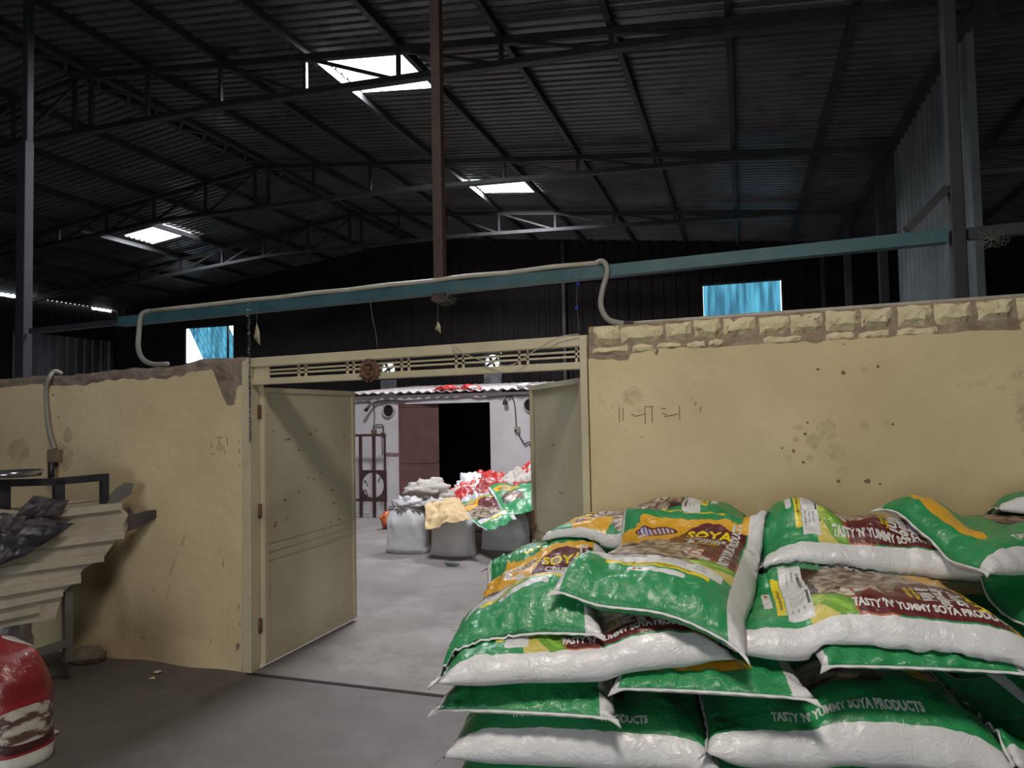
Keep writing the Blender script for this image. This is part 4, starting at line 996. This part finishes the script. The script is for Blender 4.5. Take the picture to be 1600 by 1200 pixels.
c = floor_pt(664, 862); c.y += .36; upright_sack('white_sack', c, .30, .34, .55, 4, MT['tan'], 'narrow tan sack edge wedged between the two left white sacks', GS)
for i, (u, v, w, h, y2, mt, lb) in enumerate(((668, 838, .62, .60, .0, 'jute', 'grey-beige sack standing behind the left white sack'), (742, 832, .62, .60, .1, 'poly', 'white sack buried behind the middle of the yard heap'), (812, 838, .6, .52, .0, 'jute', 'grey sack beside the foot of the right gate leaf'), (800, 822, .7, .70, .25, 'jute', 'sack buried in the back of the yard heap'))):
    c = floor_pt(u, v); c.y += y2 + .15; upright_sack('heap_sack', c, w, .40, h, 20 + i, MT[mt], lb, 'sacks under the heap of empty bags', topk=.8)
lump('clear_plastic', tuple(at(636, 790, 8.32)), (.22, .15, .10), 5, MT['film'], 'bunch of clear white plastic with red print on top of the left white sack', 'plastic', amp=.5, f=2.6)
lump('grey_cloth', tuple(at(668, 768, 9.35)), (.36, .25, .17), 9, MT['jute'], 'heaped grey-beige sacking at the back left of the heap, before the maroon door', 'sacking', amp=.42, f=1.9)
lump('grey_cloth', tuple(at(715, 780, 9.3)), (.36, .2, .12), 31, MT['jute'], 'flattened grey-beige sacking trailing to the right before the dark doorway', 'sacking', amp=.4, f=2.2)
lump('white_bundle', tuple(at(682, 792, 8.5)), (.22, .16, .10), 14, MT['film'], 'white knotted plastic bundle above the tan cloth', 'bundle', amp=.5, f=2.4)
lump('orange_bag', (at(603, 792, 9.9).x, 9.9, .13), (.08, .10, .14), 15, MT['orange'], 'small red and orange bag on the floor behind the left white sack', 'bag')
bpy.context.view_layer.update()
def pc(pts): return [at(*p) for p in pts]
crumple('tan_cloth', pc([(664, 828, 7.86), (735, 812, 7.80), (718, 778, 8.42), (666, 783, 8.42)]), 34, 30, .05, 5, 2, MT['tan'], 'wrinkled tan cotton cloth draped over the middle white sack', 'cloth', sag=.05)
crumple('empty_printed_bag', pc([(762, 832, 7.98), (808, 812, 8.0), (785, 768, 8.95), (705, 790, 8.75)]), 36, 36, .035, 4, 7, PM['main'], 'empty green, yellow and maroon printed bag spread over the right white sack', 'bag', 'empty printed bags on the yard heap', sag=.03, uv=lambda u, v: (u, v))
crumple('empty_printed_bag', pc([(788, 806, 8.2), (850, 798, 8.2), (850, 752, 9.1), (762, 760, 9.1)]), 30, 30, .04, 4, 13, PM['plain'], 'empty shiny green and silver bag lying right of the yellow printed one', 'bag', 'empty printed bags on the yard heap', sag=.04, uv=lambda u, v: (u, v))
heap = [((700, 790, 9.0), (748, 780, 9.0), (742, 752, 9.6), (708, 758, 9.6), 'redp', 'red crumpled empty bag at the left of the red heap', .08),
        ((735, 776, 9.1), (790, 772, 9.0), (782, 748, 9.7), (738, 746, 9.7), 'redw', 'maroon and white crumpled bag in the middle of the red heap', .08),
        ((778, 782, 8.9), (836, 774, 8.9), (838, 750, 9.6), (786, 752, 9.6), 'redw', 'maroon and white bag with pale lettering shapes near the right gate leaf', .06),
        ((712, 762, 9.5), (755, 760, 9.5), (756, 738, 10.0), (720, 742, 10.0), 'poly', 'white crumpled bag at the back of the red heap', .09),
        ((745, 756, 9.6), (790, 758, 9.5), (786, 738, 10.0), (748, 738, 10.1), 'redp', 'bright red folded bag on top of the heap, before the dark doorway', .07),
        ((785, 762, 9.4), (836, 756, 9.3), (840, 722, 10.2), (796, 738, 10.2), 'jute', 'grey-brown crumpled bag at the right back of the heap', .09),
        ((815, 750, 9.6), (842, 750, 9.6), (844, 718, 10.2), (818, 724, 10.2), 'redp', 'red bag at the top right of the heap, against the right gate leaf', .09),
        ((722, 790, 8.8), (770, 782, 8.8), (765, 768, 9.3), (722, 774, 9.3), 'film', 'pale plastic sheet between the printed bag and the red heap', .05)]
for i, (a, b, c_, d, mt, lb, am) in enumerate(heap):
    crumple('empty_bag', pc([a, b, c_, d]), 22, 18, am, 7, 40 + i, MT[mt], lb, 'bag', 'crumpled empty bags on the yard heap', sag=.05, fold=.06)
for i, (u, v, w, hgt_, mt, lb) in enumerate(((697, 606, 26, 9, 'redp', 'red and white bag lying on the storeroom roof edge above the maroon door'), (735, 606, 20, 7, 'redp', 'smaller red and white bag on the storeroom roof, above the doorway'), (818, 606, 14, 6, 'film', 'white plastic bag on the storeroom roof edge by the right gate leaf'))):
    q = at(u, v, YS - .02); lump('roof_bag', (q.x, YS + .02, SH + .09), (w / F_PX * 11.4 * .8, .14, .055), 60 + i, MT[mt], lb, 'bag', 'bags on the storeroom roof', amp=.4)

# ================================================================== PRINTED SACKS
_tc = {}
def text_tris(body, size, bold=.0, xs=1.0, sp=1.0):
    key = (body, size, bold, xs, sp)
    if key in _tc: return _tc[key]
    cu = bpy.data.curves.new('t', 'FONT'); cu.body = body; cu.size = size; cu.offset = bold * size; cu.resolution_u = 2; cu.align_x = 'CENTER'; cu.align_y = 'CENTER'; cu.space_character = sp
    o = bpy.data.objects.new('t', cu); C.objects.link(o)
    bpy.context.view_layer.update()
    me = bpy.data.meshes.new_from_object(o.evaluated_get(bpy.context.evaluated_depsgraph_get()))
    bm = bmesh.new(); bm.from_mesh(me); bmesh.ops.triangulate(bm, faces=bm.faces)
    for _ in range(2):
        es = [e for e in bm.edges if e.calc_length() > .02]
        if not es: break
        bmesh.ops.subdivide_edges(bm, edges=es, cuts=1); bmesh.ops.triangulate(bm, faces=bm.faces)
    bm.verts.ensure_lookup_table()
    vs = [(v.co.x * xs, v.co.y) for v in bm.verts]; fs = [tuple(v.index for v in f.verts) for f in bm.faces]
    bm.free(); bpy.data.objects.remove(o); bpy.data.curves.remove(cu); bpy.data.meshes.remove(me)
    _tc[key] = (vs, fs); return vs, fs
# (text, size m, u, v, rotation, ink, bold, x-scale)
HINDI = 'कृपया नमी वाले स्थान एवं अनाज वस्तुओं के साथ न रखें !'
TX_MAIN = [('SOYA', .085, .66, .835, 0, 1, .035, .95), ('Chunks', .066, .66, .775, 0, 0, .03, .85), ('Granules', .066, .66, .725, 0, 0, .03, .80), ('& Mini', .066, .66, .675, 0, 0, .03, .85),
           ('HIGH PROTEIN', .020, .66, .640, 0, 1, .02, 1), ('VEGETARIAN', .020, .66, .618, 0, 1, .02, 1), ("TASTY 'N' YUMMY SOYA PRODUCTS", .050, .835, .665, 90, 0, .045, .62),
           (HINDI, .0175, .50, .196, 0, 2, .01, .75), ('CHANDPUR BALAJI FOODS', .016, .29, .285, 0, 2, .03, .85), ('Marketed by :', .009, .20, .265, 0, 2, 0, 1), ('Customer care', .009, .22, .245, 0, 2, 0, 1), ('Batch No.', .010, .74, .275, 0, 2, 0, 1), ('Mfg. Date', .010, .74, .255, 0, 2, 0, 1), ('Net Weight', .010, .74, .235, 0, 2, 0, 1)]
TX_INFO = [TX_MAIN[7], TX_MAIN[8], TX_MAIN[9], TX_MAIN[10]] + [("TASTY 'N' YUMMY SOYA PRODUCTS", .050, .835, .6, 90, 0, .045, .62)]
TX_PLAIN = [("TASTY 'N' YUMMY SOYA PRODUCTS", .050, .825, .5, 90, 0, .045, .62)]
TX = {'main': TX_MAIN, 'info': TX_INFO, 'plain': TX_PLAIN, 'reverse': TX_PLAIN, 'red': TX_PLAIN}
# height field of the growing stack
HX0, HY0, HC = -2.0, 1.5, .015
HN = (int(4.6 / HC), int(2.7 / HC)); HF = np.zeros(HN)
YWALL = Y_MID - .03
def sack(cx, cy, yaw, W, L, T, kind, label, group='printed soya sacks of the big stack', droop=.10, tu=0, tv=0, quad=0, seed=0, res=(52, 72), text=True, wr=1.0, lift=0, smooth=14, cat='sack', pct=92, rdrop=0):
    nu, nv = res; s = np.linspace(-1, 1, nu + 1); t = np.linspace(-1, 1, nv + 1); S, Tt = np.meshgrid(s, t, indexing='ij')
    X = W / 2 * S * (1 - .045 * (1 - Tt ** 2) + .03 * (np.abs(Tt) ** 6)); Yl = L / 2 * Tt * (1 - .035 * (1 - S ** 2) + .02 * np.abs(S) ** 8)
    rs = random.Random(seed); off = Vector((rs.uniform(0, 50), rs.uniform(0, 50), 0))
    c, sn = math.cos(math.radians(yaw)), math.sin(math.radians(yaw))
    NZ = np.zeros_like(S); N2 = np.zeros_like(S)
    for i in range(nu + 1):
        for j in range(nv + 1):
            q = Vector((X[i, j], Yl[i, j], 0)) + off
            NZ[i, j] = noise.noise(q * 6) ; N2[i, j] = (abs(noise.noise(q * 13)) - .25) + .5 * (abs(noise.noise(q * 27)) - .25)
    X = X + .012 * NZ * (np.abs(S) ** 3); Yl = Yl + .010 * NZ * (np.abs(Tt) ** 3)
    wx = cx + X * c - Yl * sn; wy = cy + X * sn + Yl * c
    wy = np.minimum(wy, YWALL - .004 * np.random.RandomState(seed).rand(*wy.shape))
    ix = np.clip(((wx - HX0) / HC).astype(int), 1, HN[0] - 2); iy = np.clip(((wy - HY0) / HC).astype(int), 1, HN[1] - 2)
    Hmx = HF.copy()
    B = HF[ix, iy]
    top = np.percentile(B, pct)
    b = np.maximum(B, top - droop)
    for _ in range(smooth):
        p = np.pad(b, 1, mode='edge'); b = (p[:-2, 1:-1] + p[2:, 1:-1] + p[1:-1, :-2] + p[1:-1, 2:] + p[1:-1, 1:-1] * 2) / 6
    th = T * np.maximum(0, (1 - np.abs(S) ** 3.6) * (1 - np.abs(Tt) ** 4.2)) ** .5
    mid = b + T * .44 + lift + tu * S + tv * Tt - quad * Tt ** 2
    mid = mid - rdrop * np.maximum(0, S + .05) ** 2 * (1 - Tt) / 2
    mid = mid - T * .24 * np.maximum(np.abs(S) ** 5, np.abs(Tt) ** 5)
    wrinkle = .0085 * wr * N2 * (.5 + 1.3 * np.abs(Tt) ** 2 + .8 * np.abs(S) ** 2)
    ends = .0045 * wr * np.sin(S * 26 + NZ * 5) * np.abs(Tt) ** 6 * (1 - np.abs(Tt) ** 40)
    cr = np.zeros_like(S); rc = np.random.RandomState(seed + 500)
    for _ in range(7):                                    # long soft creases running in from the edges
        a0 = rc.uniform(0, np.pi); p0 = rc.uniform(-.8, .8); q0 = rc.uniform(-.9, .9); w_ = rc.uniform(.03, .06); ln = rc.uniform(.25, .6)
        du = (S - p0) * np.cos(a0) + (Tt - q0) * np.sin(a0); dv = -(S - p0) * np.sin(a0) + (Tt - q0) * np.cos(a0)
        cr += np.exp(-(du / w_) ** 2) * np.exp(-(dv / ln) ** 2) * rc.choice([-1, 1]) * rc.uniform(.005, .010)
    zt = mid + th / 2 + wrinkle * (th > .01) + ends + .007 * NZ + cr * wr * (th > .01)
    zb_ = mid - th / 2 - .003 * NZ
    zb_ = np.maximum(zb_, B + .003)
    zt = np.maximum(zt, zb_ + .004 + .35 * th)
    edge = (np.abs(S) > .9999) | (np.abs(Tt) > .9999)
    zt[edge] = np.maximum(zt[edge], B[edge] + .006)
    # rasterise the new top
    sub = 2
    for di in (-1, 0, 1):
        for dj in (-1, 0, 1):
            if abs(di) + abs(dj) == 2: continue
            np.maximum.at(HF, (ix + di, iy + dj), zt)
    P = np.stack([wx, wy, zt], -1); V = [tuple(p) for p in P.reshape(-1, 3)]; m = MB(); F_ = []; U = []
    idx = lambda i, j: i * (nv + 1) + j
    bot = {}
    for i in range(nu + 1):
        for j in range(nv + 1):
            if edge[i, j]: bot[i, j] = idx(i, j)
            else: bot[i, j] = len(V); V.append((wx[i, j], wy[i, j], zb_[i, j]))
    uu = lambda i: (s[i] + 1) / 2; vv = lambda j: (t[j] + 1) / 2
    for i in range(nu):
        for j in range(nv):
            F_.append((idx(i, j), idx(i + 1, j), idx(i + 1, j + 1), idx(i, j + 1))); U.append([(uu(a), vv(b_)) for a, b_ in ((i, j), (i + 1, j), (i + 1, j + 1), (i, j + 1))])
            F_.append((bot[i, j], bot[i, j + 1], bot[i + 1, j + 1], bot[i + 1, j])); U.append([(uu(a) + 2, vv(b_)) for a, b_ in ((i, j), (i, j + 1), (i + 1, j + 1), (i + 1, j))])
    m.add(V, F_, 0, U)
    if text:
        Pn = P
        def surf(u, v):
            a = min(max(u, .002), .998) * nu; b_ = min(max(v, .002), .998) * nv; i = int(a); j = int(b_); fa = a - i; fb = b_ - j
            p = Pn[i, j] * (1 - fa) * (1 - fb) + Pn[i + 1, j] * fa * (1 - fb) + Pn[i + 1, j + 1] * fa * fb + Pn[i, j + 1] * (1 - fa) * fb
            n = np.cross(Pn[i + 1, j] - Pn[i, j], Pn[i, j + 1] - Pn[i, j]); n = n / (np.linalg.norm(n) + 1e-9)
            return p + n * .0016
        for body, size, u0, v0, rot, ink, bold, xs in TX[kind]:
            if text == 'big' and size < .03: continue
            vs, fs = text_tris(body, size, bold, xs)
            if rot == 90: vs = [(-y, x) for x, y in vs]
            m.add([tuple(surf(u0 + x / W, v0 + y / L)) for x, y in vs], fs, 1 + ink)
    o = m.build('printed_sack', [PM[kind]] + INK, smooth=True, loc=(cx, cy, float(zb_.min())))
    tag(o, label, cat, group)
    # sewn hems at both ends
    for j, sg in ((0, -1), (nv, 1)):
        h = MB(); top_ = []; out = []
        d = Vector((-sn * sg, c * sg, 0))
        for i in range(nu + 1):
            p = Vector(P[i, j]); e = .007 + .020 * max(0, (abs(s[i]) - .90) / .1) + .003 * math.sin(i * 1.3)
            q = p + d * e + Vector((math.copysign(1, s[i]) * c, math.copysign(1, s[i]) * sn, 0)) * .012 * max(0, (abs(s[i]) - .9) / .1)
            q.y = min(q.y, YWALL + .004); q.z -= .003 + .012 * max(0, (abs(s[i]) - .9) / .1)
            top_.append(p + Vector((0, 0, .0015))); out.append(q)
        n1 = nu + 1
        h.add(top_ + out + [p - Vector((0, 0, .003)) for p in top_] + [p - Vector((0, 0, .003)) for p in out],
              [(i, i + 1, n1 + i + 1, n1 + i) for i in range(nu)] + [(2 * n1 + i, 3 * n1 + i, 3 * n1 + i + 1, 2 * n1 + i + 1) for i in range(nu)] + [(n1 + i, n1 + i + 1, 3 * n1 + i + 1, 3 * n1 + i) for i in range(nu)])
        ho = h.build('hem', MT['poly'], smooth=True); ho.parent = o; ho.matrix_parent_inverse = Matrix.Translation(-Vector(o.location))
    return o
SO = Vector((-1.08, 2.40, 0)); YAWS = 9.0
e1 = Vector((math.cos(math.radians(YAWS)), math.sin(math.radians(YAWS)), 0)); e2 = Vector((-e1.y, e1.x, 0))
def loc2(a, b): p = SO + e1 * a + e2 * b; return p.x, p.y
rs = random.Random(21)
HID = 'printed sack in the hidden lower courses of the big stack'; HG = 'hidden sacks low in the big stack'
TH = .164
LBL = {}
for layer in range(1, 7):
    end_on = layer % 2 == 0
    vis = layer >= 4
    if end_on:
        spots = [(.315 + .665 * k + rs.uniform(-.015, .015), .47, 0, k, 0) for k in range(4)] + [(.315 + .665 * k, 1.40, 0, k, 1) for k in range(4)]
    else:
        spots = [(.49 + .94 * k + rs.uniform(-.01, .01), .31, -90, k, 0) for k in range(3)] + [(.49 + .985 * k, .93, -90, k, 1) for k in range(3)] + [(.49 + .985 * k, 1.46, -90, k, 2) for k in range(2)]
    for a, b, yw_, k, row in spots:
        x, y = loc2(a, b)
        if y > 3.75: y = 3.75
        front = row == 0 and vis
        kind = 'plain'; lb = HID; gp = HG; tx = False; seed = layer * 10 + k + row * 4
        if front:
            gp = 'printed soya sacks of the big stack'; tx = True
            if layer == 4: kind = ('info', 'info', 'info', 'info')[k]; lb = ['lowest visible green sack end at the left of the big stack', 'lowest visible green sack in the middle, its white panel and yellow strip showing', 'lowest visible green sack end at the right edge of the photo', HID][k]
            if layer == 5: kind = ('plain', 'plain', 'plain')[k]; lb = ['white-edged sack lying lengthwise low on the left, its corner jutting out', 'white-edged sack lying lengthwise near the bottom right of the stack', HID][k]
            if layer == 6: kind = ('plain', 'reverse', 'info', 'info')[k]; lb = ['plain green sack end with white edges, under the maroon printed sack at the left', 'green sack end with an orange-yellow arc, in the middle of the stack front', 'green sack end with a white oval label, at the right of the stack front', HID][k]
            if lb == HID: gp = HG
        sack(x, y, yw_ + (YAWS if row == 0 or end_on else 4) + rs.uniform(-2, 2), .64 if not end_on else .65, .96 if row < 2 else .9, (TH if layer < 6 else .10) * rs.uniform(.96, 1.04) * (.94 if k >= 2 else 1), kind, lb, gp, droop=.09, seed=seed, res=(44, 64) if front else (20, 28), text=tx, wr=1.5 if end_on else 1.0)
# seventh course and the loose sacks on top (front edges first)
sack(-.10, 3.76, -90, .60, .96, .13, 'plain', HID, HG, droop=.06, seed=71, res=(20, 28), text=False)
sack(.95, 3.76, -90, .60, .96, .13, 'plain', HID, HG, droop=.06, seed=72, res=(20, 28), text=False)
sack(-.95, 3.78, -90, .55, .7, .10, 'plain', HID, HG, droop=.06, seed=77, res=(20, 28), text=False)
sack(-.65, 2.79, -90 + 16, .64, 1.04, .15, 'main', 'maroon printed sack lying lengthwise at the front left, below the tilted sack', droop=.07, seed=73, tv=.015, res=(60, 84))
sack(.42, 3.02, -90 + 2, .68, 1.06, .155, 'main', 'large maroon and beige sack lying lengthwise at the front right, green pods printed', droop=.06, seed=74, pct=60, lift=-.03, res=(60, 84))
sack(1.48, 3.30, -75, .66, 1.0, .16, 'info', 'green sack at the right edge, beside the large maroon and beige one', droop=.06, seed=75, res=(44, 64))
sack(-.92, 3.07, 9, .62, 1.08, .16, 'main', 'tilted green-ended sack at the far left top, its corner drooping towards the yard', droop=.14, seed=82, tu=.03, lift=-.035, pct=60, res=(60, 84), wr=1.3)
sack(-.50, 3.80, 90 - 2, .52, 1.02, .17, 'main', 'back left sack against the yellow wall, with blue emblem on yellow', droop=.12, seed=80, lift=-.02, res=(52, 72))
sack(.46, 3.62, -90 + 3, .60, .84, .17, 'main', 'maroon printed sack at the back, between the topmost sack and the askew green one', droop=.08, seed=81, lift=-.03, pct=70, res=(52, 72))
sack(-.31, 3.08, -6, .68, 1.00, .17, 'main', 'topmost sack in the middle, green near end, brown print facing up', droop=.005, seed=83, quad=.02, tu=.0, pct=74, lift=.03, smooth=40, rdrop=.11, res=(64, 92), wr=1.4)
sack(1.14, 3.60, -62, .60, .95, .16, 'reverse', 'green sack with white side lying askew on the back right of the stack', droop=.10, seed=84, res=(48, 64))
sack(1.55, 3.86, -90, .46, .98, .13, 'main', 'brown printed sack at the back right corner against the yellow wall', droop=.10, seed=85, res=(48, 64))
# red sack at the lower left corner
rsk = upright_sack('red_sack', (-3.83, 2.78, 0), .62, .36, .60, 51, PM['red'], 'red printed sack with a white bowl picture standing at the lower left corner', None, rz=-.25, topk=.6, tex=.62)
